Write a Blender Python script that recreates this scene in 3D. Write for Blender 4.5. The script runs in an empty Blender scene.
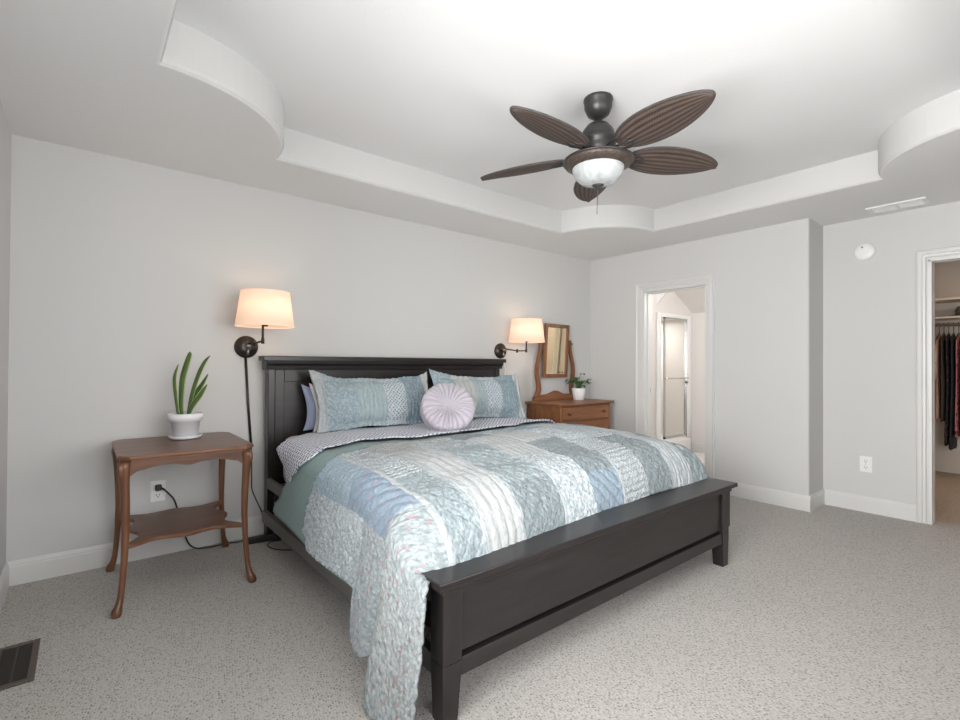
import bpy, bmesh, math, random
from mathutils import Vector, Matrix, noise as mnoise
random.seed(7)
S = bpy.context.scene
COL = S.collection
PI = math.pi
sin, cos = math.sin, math.cos

# ------------------------------------------------------------------ camera, world, light, exposure
CAM_F = 484.16
yaw, pitch, roll = 0.685495, 0.0078426, 0.0054833
fw = Vector((sin(yaw)*cos(pitch), cos(yaw)*cos(pitch), sin(pitch)))
rt = Vector((cos(yaw), -sin(yaw), 0))
up = rt.cross(fw)
r2 = rt*cos(roll) + up*sin(roll)
u2 = -rt*sin(roll) + up*cos(roll)
cam_d = bpy.data.cameras.new('camera'); cam = bpy.data.objects.new('camera', cam_d); COL.objects.link(cam)
cam_d.sensor_width = 36; cam_d.lens = CAM_F/960*36; cam_d.clip_start = 0.02
m = Matrix((r2, u2, -fw)).transposed().to_4x4(); m.translation = (0.3151, -3.6319, 1.2101)
cam.matrix_world = m
S.camera = cam

wd = bpy.data.worlds.new('sky'); S.world = wd; wd.use_nodes = True
bg = wd.node_tree.nodes['Background']; bg.inputs[0].default_value = (0.92, 0.96, 1.0, 1); bg.inputs[1].default_value = 1.0

def area(name, loc, direction, sx, sy, power, color):
    l = bpy.data.lights.new(name, 'AREA'); l.shape = 'RECTANGLE'; l.size = sx; l.size_y = sy; l.energy = power; l.color = color
    o = bpy.data.objects.new(name, l); COL.objects.link(o); o.location = loc
    o.rotation_euler = Vector(direction).to_track_quat('-Z', 'Y').to_euler()
    return o
area('daylight_left', (-2.4, -3.1, 1.0), (1, 0, 0.0), 4.5, 4.0, 1440, (1.0, 0.995, 0.985))
area('fill_front', (1.7, -6.4, 1.1), (0, 1, 0), 5.5, 4.2, 480, (1.0, 0.995, 0.985))  # added fill light behind the camera, shining in through the invented front window
S.view_settings.view_transform = 'Standard'; S.view_settings.look = 'None'
S.view_settings.gamma = 1; S.view_settings.use_curve_mapping = False
S.view_settings.exposure = 0.14

# ------------------------------------------------------------------ materials
MATS = {}
def newmat(name):
    mt = bpy.data.materials.new(name); mt.use_nodes = True
    nt = mt.node_tree; b = nt.nodes['Principled BSDF']
    return mt, nt, b
def N(nt, t, **kw):
    n = nt.nodes.new(t)
    for k, v in kw.items(): setattr(n, k, v)
    return n
def mixc(nt, fac, a, b):
    n = N(nt, 'ShaderNodeMix', data_type='RGBA')
    for sock, v in ((0, fac), (6, a), (7, b)):
        if hasattr(v, 'is_linked'): nt.links.new(v, n.inputs[sock])
        elif sock == 0: n.inputs[0].default_value = v
        else: n.inputs[sock].default_value = (*v, 1) if len(v) == 3 else v
    return n.outputs[2]
def ramp(nt, fac, stops, interp='LINEAR'):
    n = N(nt, 'ShaderNodeValToRGB'); n.color_ramp.interpolation = interp
    e = n.color_ramp.elements
    while len(e) < len(stops): e.new(0.5)
    for i, (p, c) in enumerate(stops):
        e[i].position = p; e[i].color = (c, c, c, 1) if not hasattr(c, '__len__') else (*c, 1)
    nt.links.new(fac, n.inputs[0]); return n.outputs[0]
def math_(nt, op, a, b=None):
    n = N(nt, 'ShaderNodeMath', operation=op)
    for i, v in enumerate((a, b)):
        if v is None: continue
        if hasattr(v, 'is_linked'): nt.links.new(v, n.inputs[i])
        else: n.inputs[i].default_value = v
    return n.outputs[0]
def bump(nt, b, h, strength, dist):
    n = N(nt, 'ShaderNodeBump'); n.inputs['Strength'].default_value = strength; n.inputs['Distance'].default_value = dist
    nt.links.new(h, n.inputs['Height']); nt.links.new(n.outputs[0], b.inputs['Normal']); return n
def coords(nt, kind='Object', scale=(1, 1, 1), rot=(0, 0, 0)):
    t = N(nt, 'ShaderNodeTexCoord'); mp = N(nt, 'ShaderNodeMapping')
    mp.inputs['Scale'].default_value = scale; mp.inputs['Rotation'].default_value = rot
    nt.links.new(t.outputs[kind], mp.inputs[0]); return mp.outputs[0]
def noise(nt, vec, scale, detail=3, rough=0.55):
    n = N(nt, 'ShaderNodeTexNoise'); n.inputs['Scale'].default_value = scale; n.inputs['Detail'].default_value = detail
    n.inputs['Roughness'].default_value = rough
    nt.links.new(vec, n.inputs['Vector']); return n.outputs['Fac']
def voro(nt, vec, scale, feature='F1', out='Distance', rnd=1.0):
    n = N(nt, 'ShaderNodeTexVoronoi', feature=feature); n.inputs['Scale'].default_value = scale
    if 'Randomness' in n.inputs: n.inputs['Randomness'].default_value = rnd
    nt.links.new(vec, n.inputs['Vector']); return n.outputs[out]

def plain(name, col, rough=0.5, metal=0.0, var=0.06, vscale=6, bscale=0, bstr=0.1, bdist=0.002, spec=0.5):
    if name in MATS: return MATS[name]
    mt, nt, b = newmat(name); v = coords(nt)
    f = noise(nt, v, vscale, 4)
    c = mixc(nt, f, tuple(x*(1-var) for x in col), tuple(min(1, x*(1+var)) for x in col))
    nt.links.new(c, b.inputs['Base Color']); b.inputs['Roughness'].default_value = rough; b.inputs['Metallic'].default_value = metal
    b.inputs['Specular IOR Level'].default_value = spec
    if bscale: bump(nt, b, noise(nt, v, bscale, 3), bstr, bdist)
    MATS[name] = mt; return mt
def wood(name, dark, light, rough=0.4, axis='X', scale=1.0):
    key = name+axis
    if key in MATS: return MATS[key]
    mt, nt, b = newmat(key)
    sc = {'X': (1.2, 14, 14), 'Y': (14, 1.2, 14), 'Z': (14, 14, 1.2)}[axis]
    v = coords(nt, scale=tuple(s*scale for s in sc))
    f = noise(nt, v, 1.6, 6, 0.62); f2 = noise(nt, v, 6, 3)
    f = math_(nt, 'ADD', math_(nt, 'MULTIPLY', f, 0.75), math_(nt, 'MULTIPLY', f2, 0.25))
    c = ramp(nt, f, [(0.3, dark), (0.68, light)])
    nt.links.new(c, b.inputs['Base Color']); b.inputs['Roughness'].default_value = rough
    bump(nt, b, f, 0.12, 0.001)
    MATS[key] = mt; return mt

WALL = plain('wall_paint', (0.605, 0.602, 0.592), 0.75, var=0.012, vscale=1.3, bscale=160, bstr=0.12, bdist=0.001, spec=0.3)
CEIL = plain('ceiling_paint', (0.79, 0.79, 0.785), 0.85, var=0.01, vscale=2, bscale=75, bstr=0.28, bdist=0.003, spec=0.2)
TRIM = plain('trim_paint', (0.665, 0.66, 0.645), 0.4, var=0.01)
BATHWALL = plain('bath_paint', (0.71, 0.68, 0.655), 0.6, var=0.012, vscale=1.3, bscale=150, bstr=0.1, bdist=0.001)
CLOSETWALL = plain('closet_paint', (0.56, 0.50, 0.44), 0.7, var=0.02, vscale=1.3, bscale=150, bstr=0.1, bdist=0.001)
WHITE = plain('white_plastic', (0.82, 0.82, 0.81), 0.35, var=0.005)
BLACK = plain('black_rubber', (0.012, 0.012, 0.013), 0.45, var=0.05)
BRONZE = plain('oiled_bronze', (0.055, 0.047, 0.042), 0.36, 0.75, var=0.15, vscale=25)
FANMETAL = plain('fan_bronze', (0.055, 0.052, 0.052), 0.38, 0.55, var=0.15, vscale=20)
CHROME = plain('chrome', (0.62, 0.62, 0.62), 0.16, 1.0, var=0.02)
STEEL = plain('nickel', (0.35, 0.34, 0.33), 0.3, 0.9, var=0.04)
CERAMIC = plain('white_ceramic', (0.80, 0.81, 0.83), 0.3, var=0.01, bscale=40, bstr=0.05)
SOIL = plain('soil', (0.04, 0.028, 0.02), 0.9, var=0.4, vscale=60, bscale=90, bstr=0.6, bdist=0.004)
ESP = {}
for ax in 'XYZ':
    ESP[ax] = wood('espresso', (0.0095, 0.0075, 0.0074), (0.024, 0.0195, 0.019), 0.33, ax)
TBL = {ax: wood('table_wood', (0.070, 0.027, 0.014), (0.225, 0.098, 0.050), 0.33, ax) for ax in 'XYZ'}
OAK = {ax: wood('oak', (0.11, 0.040, 0.015), (0.30, 0.125, 0.052), 0.40, ax) for ax in 'XYZ'}

def carpet_mat(name, col):
    mt, nt, b = newmat(name); v = coords(nt)
    vs = coords(nt, scale=(1.0, 0.75, 1.0), rot=(0, 0, 0.25))
    d = voro(nt, vs, 150, rnd=0.85); n1 = noise(nt, v, 380, 2); n2 = noise(nt, v, 1.8, 3); n3 = noise(nt, v, 70, 2)
    vd = N(nt, 'ShaderNodeTexVoronoi'); vd.inputs['Scale'].default_value = 105; vd.inputs['Randomness'].default_value = 0.8
    nt.links.new(vs, vd.inputs['Vector'])
    sp = N(nt, 'ShaderNodeSeparateColor'); nt.links.new(vd.outputs['Color'], sp.inputs[0])
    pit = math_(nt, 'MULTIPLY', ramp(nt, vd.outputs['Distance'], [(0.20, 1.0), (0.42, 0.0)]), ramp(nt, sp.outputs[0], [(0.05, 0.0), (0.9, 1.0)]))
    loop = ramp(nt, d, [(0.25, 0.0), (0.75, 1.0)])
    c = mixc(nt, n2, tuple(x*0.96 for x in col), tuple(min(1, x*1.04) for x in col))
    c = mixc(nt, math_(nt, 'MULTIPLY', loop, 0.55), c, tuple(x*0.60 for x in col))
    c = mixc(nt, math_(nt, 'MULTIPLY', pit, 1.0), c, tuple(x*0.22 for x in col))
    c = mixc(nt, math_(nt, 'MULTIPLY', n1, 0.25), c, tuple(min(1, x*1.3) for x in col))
    nt.links.new(c, b.inputs['Base Color']); b.inputs['Roughness'].default_value = 1.0; b.inputs['Specular IOR Level'].default_value = 0.05
    h = math_(nt, 'SUBTRACT', math_(nt, 'MULTIPLY', n1, 0.25), d)
    bump(nt, b, h, 0.55, 0.006)
    return mt
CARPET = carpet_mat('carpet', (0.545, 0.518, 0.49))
CLOSETCARPET = carpet_mat('closet_carpet', (0.55, 0.46, 0.38))

def tile_mat():
    mt, nt, b = newmat('bath_tile'); v = coords(nt)
    n = N(nt, 'ShaderNodeTexBrick'); nt.links.new(v, n.inputs['Vector']); n.offset = 0
    n.inputs['Color1'].default_value = (0.78, 0.76, 0.73, 1); n.inputs['Color2'].default_value = (0.74, 0.72, 0.69, 1); n.inputs['Mortar'].default_value = (0.5, 0.48, 0.46, 1)
    n.inputs['Scale'].default_value = 1; n.inputs['Brick Width'].default_value = 0.33; n.inputs['Row Height'].default_value = 0.33; n.inputs['Mortar Size'].default_value = 0.004
    nt.links.new(n.outputs[0], b.inputs['Base Color']); b.inputs['Roughness'].default_value = 0.3
    return mt
TILE = tile_mat()

def glass_mat(name, tint=(1, 1, 1), rough=0.0, alpha_mix=0.85):
    mt, nt, b = newmat(name); nt.nodes.remove(b)
    out = nt.nodes['Material Output']
    tr = N(nt, 'ShaderNodeBsdfTransparent'); tr.inputs[0].default_value = (*tint, 1)
    gl = N(nt, 'ShaderNodeBsdfGlossy'); gl.inputs['Roughness'].default_value = 0.02
    lw = N(nt, 'ShaderNodeLayerWeight'); lw.inputs[0].default_value = 0.35
    mx = N(nt, 'ShaderNodeMixShader')
    nt.links.new(math_(nt, 'MULTIPLY', lw.outputs['Fresnel'], 1-alpha_mix+0.1), mx.inputs[0])
    nt.links.new(tr.outputs[0], mx.inputs[1]); nt.links.new(gl.outputs[0], mx.inputs[2]); nt.links.new(mx.outputs[0], out.inputs[0])
    return mt
GLASS = glass_mat('window_glass')
SHOWERGLASS = glass_mat('shower_glass', (0.965, 0.955, 0.94), 0.05)

def fabric(name, base, motif, pattern='plain', mscale=40, amount=0.7, quilt='lattice', qsize=0.045, third=None, qstr=0.9):
    mt, nt, b = newmat(name)
    tc = N(nt, 'ShaderNodeTexCoord'); uv = tc.outputs['UV']
    wob = N(nt, 'ShaderNodeTexNoise'); wob.inputs['Scale'].default_value = 16; nt.links.new(uv, wob.inputs['Vector'])
    vadd = N(nt, 'ShaderNodeMixRGB', blend_type='LINEAR_LIGHT'); vadd.inputs[0].default_value = 0.012
    nt.links.new(uv, vadd.inputs[1]); nt.links.new(wob.outputs['Color'], vadd.inputs[2]); wuv = vadd.outputs[0]
    sep = N(nt, 'ShaderNodeSeparateXYZ'); nt.links.new(wuv, sep.inputs[0]); U, V = sep.outputs[0], sep.outputs[1]
    if pattern == 'paisley':
        a = voro(nt, uv, mscale, 'SMOOTH_F1'); n2 = noise(nt, uv, mscale*1.6, 4, 0.7)
        f = ramp(nt, math_(nt, 'ADD', a, math_(nt, 'MULTIPLY', n2, 0.8)), [(0.80, 0), (1.0, 1)])
    elif pattern == 'dots':
        s = 2*PI*mscale
        d = math_(nt, 'MULTIPLY', math_(nt, 'SINE', math_(nt, 'MULTIPLY', math_(nt, 'ADD', U, V), s*0.7)), math_(nt, 'SINE', math_(nt, 'MULTIPLY', math_(nt, 'SUBTRACT', U, V), s*0.7)))
        f = ramp(nt, math_(nt, 'ABSOLUTE', d), [(0.48, 0), (0.64, 1)])
    elif pattern == 'floral':
        a = voro(nt, uv, mscale); n2 = noise(nt, uv, mscale*3, 2)
        f = ramp(nt, math_(nt, 'ADD', a, math_(nt, 'MULTIPLY', n2, 0.55)), [(0.36, 1), (0.50, 0)])
    elif pattern == 'stripe':
        f = ramp(nt, math_(nt, 'SINE', math_(nt, 'MULTIPLY', U, 2*PI*mscale)), [(0.35, 0), (0.65, 1)])
        n2 = noise(nt, uv, 90, 3); f = math_(nt, 'MULTIPLY', f, ramp(nt, n2, [(0.4, 0.2), (0.6, 1)]))
    else:
        f = noise(nt, uv, mscale, 4)
    c = mixc(nt, math_(nt, 'MULTIPLY', f, amount), base, motif)
    if third:
        a3 = voro(nt, uv, third[1]); n3 = noise(nt, uv, third[1]*3, 2)
        f3 = ramp(nt, math_(nt, 'ADD', a3, math_(nt, 'MULTIPLY', n3, 0.5)), [(third[2], 1), (third[2]+0.07, 0)])
        c = mixc(nt, math_(nt, 'MULTIPLY', f3, 0.62), c, third[0])
    nt.links.new(c, b.inputs['Base Color']); b.inputs['Roughness'].default_value = 0.9; b.inputs['Specular IOR Level'].default_value = 0.15
    b.inputs['Sheen Weight'].default_value = 0.1
    pk = noise(nt, uv, 75, 3, 0.6)
    if quilt == 'lattice':
        k = PI/qsize
        a = math_(nt, 'ABSOLUTE', math_(nt, 'SINE', math_(nt, 'MULTIPLY', math_(nt, 'ADD', U, V), k*0.7)))
        d = math_(nt, 'ABSOLUTE', math_(nt, 'SINE', math_(nt, 'MULTIPLY', math_(nt, 'SUBTRACT', U, V), k*0.7)))
        h = math_(nt, 'POWER', math_(nt, 'MULTIPLY', a, d), 0.4)
    elif quilt == 'diag':
        h = math_(nt, 'POWER', math_(nt, 'ABSOLUTE', math_(nt, 'SINE', math_(nt, 'MULTIPLY', math_(nt, 'ADD', U, V), PI/qsize*0.7))), 0.4)
    elif quilt == 'channel':
        h = math_(nt, 'POWER', math_(nt, 'ABSOLUTE', math_(nt, 'SINE', math_(nt, 'MULTIPLY', U, PI/qsize))), 0.4)
    elif quilt == 'row':
        h = math_(nt, 'POWER', math_(nt, 'ABSOLUTE', math_(nt, 'SINE', math_(nt, 'MULTIPLY', V, PI/qsize))), 0.4)
    elif quilt == 'vermicelli':
        h = math_(nt, 'POWER', math_(nt, 'ABSOLUTE', math_(nt, 'SUBTRACT', noise(nt, uv, 22, 1), 0.5)), 0.4)
    else:
        h = None
    if h is not None:
        vp = math_(nt, 'SUBTRACT', 1.0, voro(nt, wuv, 58))
        h = math_(nt, 'ADD', math_(nt, 'MULTIPLY', h, 0.6), math_(nt, 'ADD', math_(nt, 'MULTIPLY', pk, 0.5), math_(nt, 'MULTIPLY', vp, 0.55)))
        bump(nt, b, h, min(1.0, qstr*1.1), 0.013)
    else:
        bump(nt, b, noise(nt, uv, 30, 3), 0.25, 0.004)
    return mt

# ------------------------------------------------------------------ mesh helpers
class BM:
    def __init__(s): s.b = bmesh.new()
    def box(s, x0, x1, y0, y1, z0, z1, bev=0.0, mi=0, seg=2):
        vs = [s.b.verts.new((x, y, z)) for z in (z0, z1) for x, y in ((x0, y0), (x1, y0), (x1, y1), (x0, y1))]
        fs = [s.b.faces.new([vs[i] for i in q]) for q in ((3, 2, 1, 0), (4, 5, 6, 7), (0, 1, 5, 4), (1, 2, 6, 5), (2, 3, 7, 6), (3, 0, 4, 7))]
        for f in fs: f.material_index = mi
        if bev:
            es = list({e for f in fs for e in f.edges})
            bmesh.ops.bevel(s.b, geom=es, offset=bev, segments=seg, profile=0.5, affect='EDGES')
        return s
    def prism(s, pts, axis, a0, a1, mi=0, bev=0.0, bevel_faces_only=False):
        """2-D polygon extruded along axis ('X': pts=(y,z); 'Y': pts=(x,z); 'Z': pts=(x,y))"""
        def P(p, a): return {'X': (a, p[0], p[1]), 'Y': (p[0], a, p[1]), 'Z': (p[0], p[1], a)}[axis]
        A = [s.b.verts.new(P(p, a0)) for p in pts]; B = [s.b.verts.new(P(p, a1)) for p in pts]
        fs = [s.b.faces.new(A), s.b.faces.new(B[::-1])]
        n = len(pts)
        for i in range(n): fs.append(s.b.faces.new((A[i], B[i], B[(i+1) % n], A[(i+1) % n])))
        for f in fs: f.material_index = mi
        bmesh.ops.recalc_face_normals(s.b, faces=fs)
        if bev:
            es = [e for e in set(fs[0].edges) | set(fs[1].edges)]
            bmesh.ops.bevel(s.b, geom=es, offset=bev, segments=2, profile=0.5, affect='EDGES')
        return s
    def lathe(s, prof, c, seg=32, mi=0, axis='Z', cap=True):
        """prof: (radius, height) list, revolved about axis through c"""
        rings = []
        for r, h in prof:
            ring = []
            for k in range(seg):
                a = 2*PI*k/seg; p = (r*cos(a), r*sin(a), h)
                if axis == 'Y': p = (p[0], p[2], p[1])
                if axis == 'X': p = (p[2], p[0], p[1])
                ring.append(s.b.verts.new((c[0]+p[0], c[1]+p[1], c[2]+p[2])))
            rings.append(ring)
        fs = []
        for a, b in zip(rings, rings[1:]):
            for k in range(seg):
                fs.append(s.b.faces.new((a[k], a[(k+1) % seg], b[(k+1) % seg], b[k])))
        if cap:
            for ring in (rings[0], rings[-1]):
                if (ring[0].co-ring[seg//2].co).length > 1e-5: fs.append(s.b.faces.new(ring))
        for f in fs: f.material_index = mi; f.smooth = True
        bmesh.ops.recalc_face_normals(s.b, faces=fs)
        return s
    def tube(s, pts, rad, seg=10, mi=0, cap=True, flat=1.0, upv=None):
        """sweep a circle (or an ellipse: flat<1) along a polyline; rad a number or a list"""
        pts = [Vector(p) for p in pts]; n = len(pts)
        rads = rad if hasattr(rad, '__len__') else [rad]*n
        rings = []; prev = None
        for i, p in enumerate(pts):
            t = (pts[min(i+1, n-1)]-pts[max(i-1, 0)]).normalized()
            if prev is None:
                ref = Vector(upv) if upv else (Vector((0, 0, 1)) if abs(t.z) < 0.9 else Vector((0, 1, 0)))
                a = t.cross(ref).normalized()
            else:
                a = (prev - t*prev.dot(t)).normalized()
            prev = a; b = t.cross(a).normalized()
            rings.append([s.b.verts.new(p + a*rads[i]*cos(2*PI*k/seg) + b*rads[i]*flat*sin(2*PI*k/seg)) for k in range(seg)])
        fs = []
        for A, B in zip(rings, rings[1:]):
            for k in range(seg): fs.append(s.b.faces.new((A[k], A[(k+1) % seg], B[(k+1) % seg], B[k])))
        if cap:
            fs.append(s.b.faces.new(rings[0])); fs.append(s.b.faces.new(rings[-1]))
        for f in fs: f.material_index = mi; f.smooth = True
        bmesh.ops.recalc_face_normals(s.b, faces=fs)
        return s
    def grid(s, rows, mi=0, smooth=True, close=False):
        V = [[s.b.verts.new(p) for p in r] for r in rows]
        fs = []
        for A, B in zip(V, V[1:]):
            n = len(A)
            for k in range(n if close else n-1):
                f = s.b.faces.new((A[k], A[(k+1) % n], B[(k+1) % n], B[k])); f.smooth = smooth; f.material_index = mi; fs.append(f)
        return V, fs

def wpos(o):
    p = Vector((0, 0, 0))
    while o: p += o.location; o = o.parent
    return p
def obj(name, bm, mat, parent=None, smooth=None, origin=None):
    b = bm.b if isinstance(bm, BM) else bm
    b.normal_update()
    me = bpy.data.meshes.new(name)
    if parent is not None:
        o_w = wpos(parent)
    else:
        xs = [v.co for v in b.verts]
        o_w = Vector(origin) if origin else Vector(((min(v.x for v in xs)+max(v.x for v in xs))/2, (min(v.y for v in xs)+max(v.y for v in xs))/2, min(v.z for v in xs)))
    bmesh.ops.translate(b, verts=b.verts, vec=-o_w)
    b.to_mesh(me); b.free()
    for mt in (mat if isinstance(mat, (list, tuple)) else [mat]): me.materials.append(mt)
    o = bpy.data.objects.new(name, me); COL.objects.link(o)
    if parent is not None: o.parent = parent
    else: o.location = o_w
    if smooth is not None:
        for p in me.polygons: p.use_smooth = smooth
    return o
def tag(o, label, cat, group=None):
    o['label'] = label; o['category'] = cat
    if group: o['group'] = group
    return o
def thing(name, label, cat, loc, group=None):
    o = bpy.data.objects.new(name, None); COL.objects.link(o); o.location = loc; o.empty_display_size = 0.1
    return tag(o, label, cat, group)
def struct(name, bm, mat, parent=None, smooth=None):
    o = obj(name, bm, mat, parent, smooth)
    if parent is None: o['kind'] = 'structure'
    return o
def dup(root, delta, label=None):
    r = root.copy(); COL.objects.link(r); r.location = root.location + Vector(delta)
    if label: r['label'] = label
    for ch in list(root.children):
        c = ch.copy(); COL.objects.link(c); c.parent = r
        for g in list(ch.children):
            d = g.copy(); COL.objects.link(d); d.parent = c
    return r
def smoothstep(a, b, x):
    t = max(0, min(1, (x-a)/(b-a))); return t*t*(3-2*t)
def interp(x, pts):
    if x <= pts[0][0]: return pts[0][1]
    for (a, va), (b, vb) in zip(pts, pts[1:]):
        if x <= b:
            t = (x-a)/(b-a); return va+(vb-va)*t
    return pts[-1][1]
def sinterp(x, pts):
    if x <= pts[0][0]: return pts[0][1]
    for (a, va), (b, vb) in zip(pts, pts[1:]):
        if x <= b:
            return va+(vb-va)*smoothstep(a, b, x)
    return pts[-1][1]
def bez(p, n=12):
    """Catmull-Rom through points"""
    P = [Vector(q) for q in p]; out = []
    for i in range(len(P)-1):
        a, b, c, d = P[max(i-1, 0)], P[i], P[i+1], P[min(i+2, len(P)-1)]
        for k in range(n):
            t = k/n
            out.append(0.5*((2*b)+(c-a)*t+(2*a-5*b+4*c-d)*t*t+(3*b-a-3*c+d)*t*t*t))
    out.append(P[-1]); return out

# ------------------------------------------------------------------ room shell
W, WJ, YJ, YF, HC, HT = 4.978, 5.344, -2.247, -4.03, 2.44, 2.64
T = 0.12
struct('floor', BM().box(-T, WJ+T+0.01, YF-T, T, -0.08, 0), CARPET)
struct('floor_closet', BM().box(WJ+T+0.01, 8.1, -4.6, -2.3, -0.08, 0), CLOSETCARPET)
struct('floor_bath', BM().box(W+T, 7.3, -2.13, T, -0.079, 0.001), TILE)
struct('wall_back', BM().box(-T, W+T, 0, T, 0, HC+0.3), WALL)
# left wall with a window opening
wy0, wy1, wz0, wz1 = -3.8, -2.3, 0.72, 2.08
b = BM(); b.box(-T, 0, wy1, 0, 0, HC+0.3); b.box(-T, 0, YF-T, wy0, 0, HC+0.3); b.box(-T, 0, wy0, wy1, 0, wz0); b.box(-T, 0, wy0, wy1, wz1, HC+0.3)
struct('wall_left', b, WALL)
def window(n, axis, a0, a1, z0, z1, wallpos, sgn):
    """axis 'Y': wall plane x=wallpos; axis 'X': wall plane y=wallpos; sgn: direction to outside"""
    f = BM(); t = 0.045
    d0, d1 = wallpos+sgn*0.035, wallpos+sgn*0.10
    d0, d1 = min(d0, d1), max(d0, d1)
    mid = (z0+z1)/2
    def bx(p0, p1, q0, q1):
        if axis == 'Y': f.box(d0, d1, p0, p1, q0, q1, 0.004)
        else: f.box(p0, p1, d0, d1, q0, q1, 0.004)
    bx(a0, a1, z0, z0+t); bx(a0, a1, z1-t, z1); bx(a0, a0+t, z0+t, z1-t); bx(a1-t, a1, z0+t, z1-t); bx(a0+t, a1-t, mid-t/2, mid+t/2)
    w = struct('window_%d' % n, f, TRIM)
    g = BM(); e = (d0+d1)/2
    if axis == 'Y': g.box(e-0.003, e+0.003, a0+t, a1-t, z0+t, z1-t)
    else: g.box(a0+t, a1-t, e-0.003, e+0.003, z0+t, z1-t)
    obj('pane', g, GLASS, w)
    return w
window(1, 'Y', wy0, wy1, wz0, wz1, 0.0, -1)
# front wall (behind the camera)
fx0, fx1 = 0.25, 2.85
b = BM(); b.box(-T, fx0, YF-T, YF, 0, HC+0.3); b.box(fx1, WJ+T, YF-T, YF, 0, HC+0.3); b.box(fx0, fx1, YF-T, YF, 0, wz0); b.box(fx0, fx1, YF-T, YF, wz1, HC+0.3)
struct('wall_front', b, WALL)
window(2, 'X', fx0, fx1, wz0, wz1, YF, -1)  # unseen window, added so the front fill light can enter
# right wall with the bathroom doorway
dy0, dy1, dh = -1.406, -0.697, 2.015
b = BM(); b.box(W, W+T, dy1, 0, 0, HC+0.3); b.box(W, W+T, dy0, dy1, dh, HC+0.3)
# bullnosed outside corner piece
bn = 0.018
pts = [(W, dy0), (W, YJ+bn)] + [(W+bn-bn*cos(a), YJ+bn-bn*sin(a)) for a in [PI/2*k/6 for k in range(1, 6)]] + [(W+bn, YJ), (WJ+T, YJ), (WJ+T, YJ+T), (W+T, YJ+T), (W+T, dy0)]
b.prism(pts, 'Z', 0, HC+0.3)
struct('wall_right', b, WALL)
# closet wall
cy0, cy1, ch = -3.74, -2.926, 2.043
b = BM(); b.box(WJ, WJ+T, cy1, YJ, 0, HC+0.3); b.box(WJ, WJ+T, YF-T, cy0, 0, HC+0.3); b.box(WJ, WJ+T, cy0, cy1, ch, HC+0.3)
struct('wall_closet', b, WALL)

# tray ceiling
tx0, tx1, ty0, ty1 = 0.555, 4.367, -0.603, -3.43
rl, rr = 0.66, 0.595
def tray_outline(off=0.0, seg=18):
    """tray outline with the four corners cut by quarter discs; off>0 enlarges the opening"""
    pts = []
    def arc(cx, cy, r, a0, a1):
        r = r-off
        # where the enlarged straight edges meet the arc
        da = math.asin(min(1, off/r)) if off else 0
        s = 1 if a1 > a0 else -1
        for k in range(seg+1):
            a = (a0 - s*da) + ((a1 + s*da)-(a0 - s*da))*k/seg
            pts.append((cx+r*cos(a), cy+r*sin(a)))
    arc(tx0, ty0, rl, -PI/2, 0)
    arc(tx1, ty0, rr, PI, 1.5*PI)
    arc(tx1, ty1, rr, PI/2, PI)
    arc(tx0, ty1, rl, 0, PI/2)
    return pts
b = BM(); bb = b.b
bev = 0.022
loops = []
for k in range(6):
    a = PI/2*k/5
    off = bev*(1-sin(a)); z = HC+bev*(1-cos(a))
    loops.append([bb.verts.new((x, y, z)) for x, y in tray_outline(off)])
loops.append([bb.verts.new((x, y, HT)) for x, y in tray_outline(0)])
n = len(loops[0])
for A, B in zip(loops, loops[1:]):
    for k in range(n):
        f = bb.faces.new((A[k], B[k], B[(k+1) % n], A[(k+1) % n]))
# soffit annulus
out = [bb.verts.new(p) for p in ((-T, T, HC), (WJ+T, T, HC), (WJ+T, YF-T, HC), (-T, YF-T, HC))]
eds = [bb.edges.new((out[i], out[(i+1) % 4])) for i in range(4)]
eds += [bb.edges.get((loops[0][k], loops[0][(k+1) % n])) for k in range(n)]
r = bmesh.ops.triangle_fill(bb, use_beauty=True, use_dissolve=False, edges=eds)
top = bb.faces.new(loops[-1])
bmesh.ops.recalc_face_normals(bb, faces=bb.faces)
ctr = next(f for f in bb.faces if len(f.verts) == n)
if ctr.normal.z > 0: bmesh.ops.reverse_faces(bb, faces=bb.faces)
for f in bb.faces:
    if abs(f.normal.z) < 0.75: f.material_index = 1
ceil = struct('ceiling', b, [CEIL, WALL])
sol = ceil.modifiers.new('thick', 'SOLIDIFY'); sol.thickness = 0.05; sol.offset = -1

# baseboards with a moulded top
BB = [(0, 0), (0.015, 0), (0.015, 0.098), (0.012, 0.104), (0.012, 0.112), (0.008, 0.122), (0.005, 0.130), (0, 0.130)]
def baseboard(name, axis, wall, sgn, a0, a1):
    pts = [(wall+sgn*d, z) for d, z in BB]
    b = BM(); b.prism(pts, 'X' if axis == 'X' else 'Y', a0, a1)
    return struct(name, b, TRIM)
baseboard('baseboard_back', 'X', 0, -1, 0, W)
baseboard('baseboard_left', 'Y', 0, 1, YF, 0)
baseboard('baseboard_right', 'Y', W, -1, YJ-0.015, dy0-0.075)
baseboard('baseboard_corner', 'Y', W, -1, dy1+0.075, -0.015)
baseboard('baseboard_jog', 'X', YJ, -1, W+0.0, WJ)
baseboard('baseboard_closet', 'Y', WJ, -1, cy1+0.06, YJ-0.015)

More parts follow.
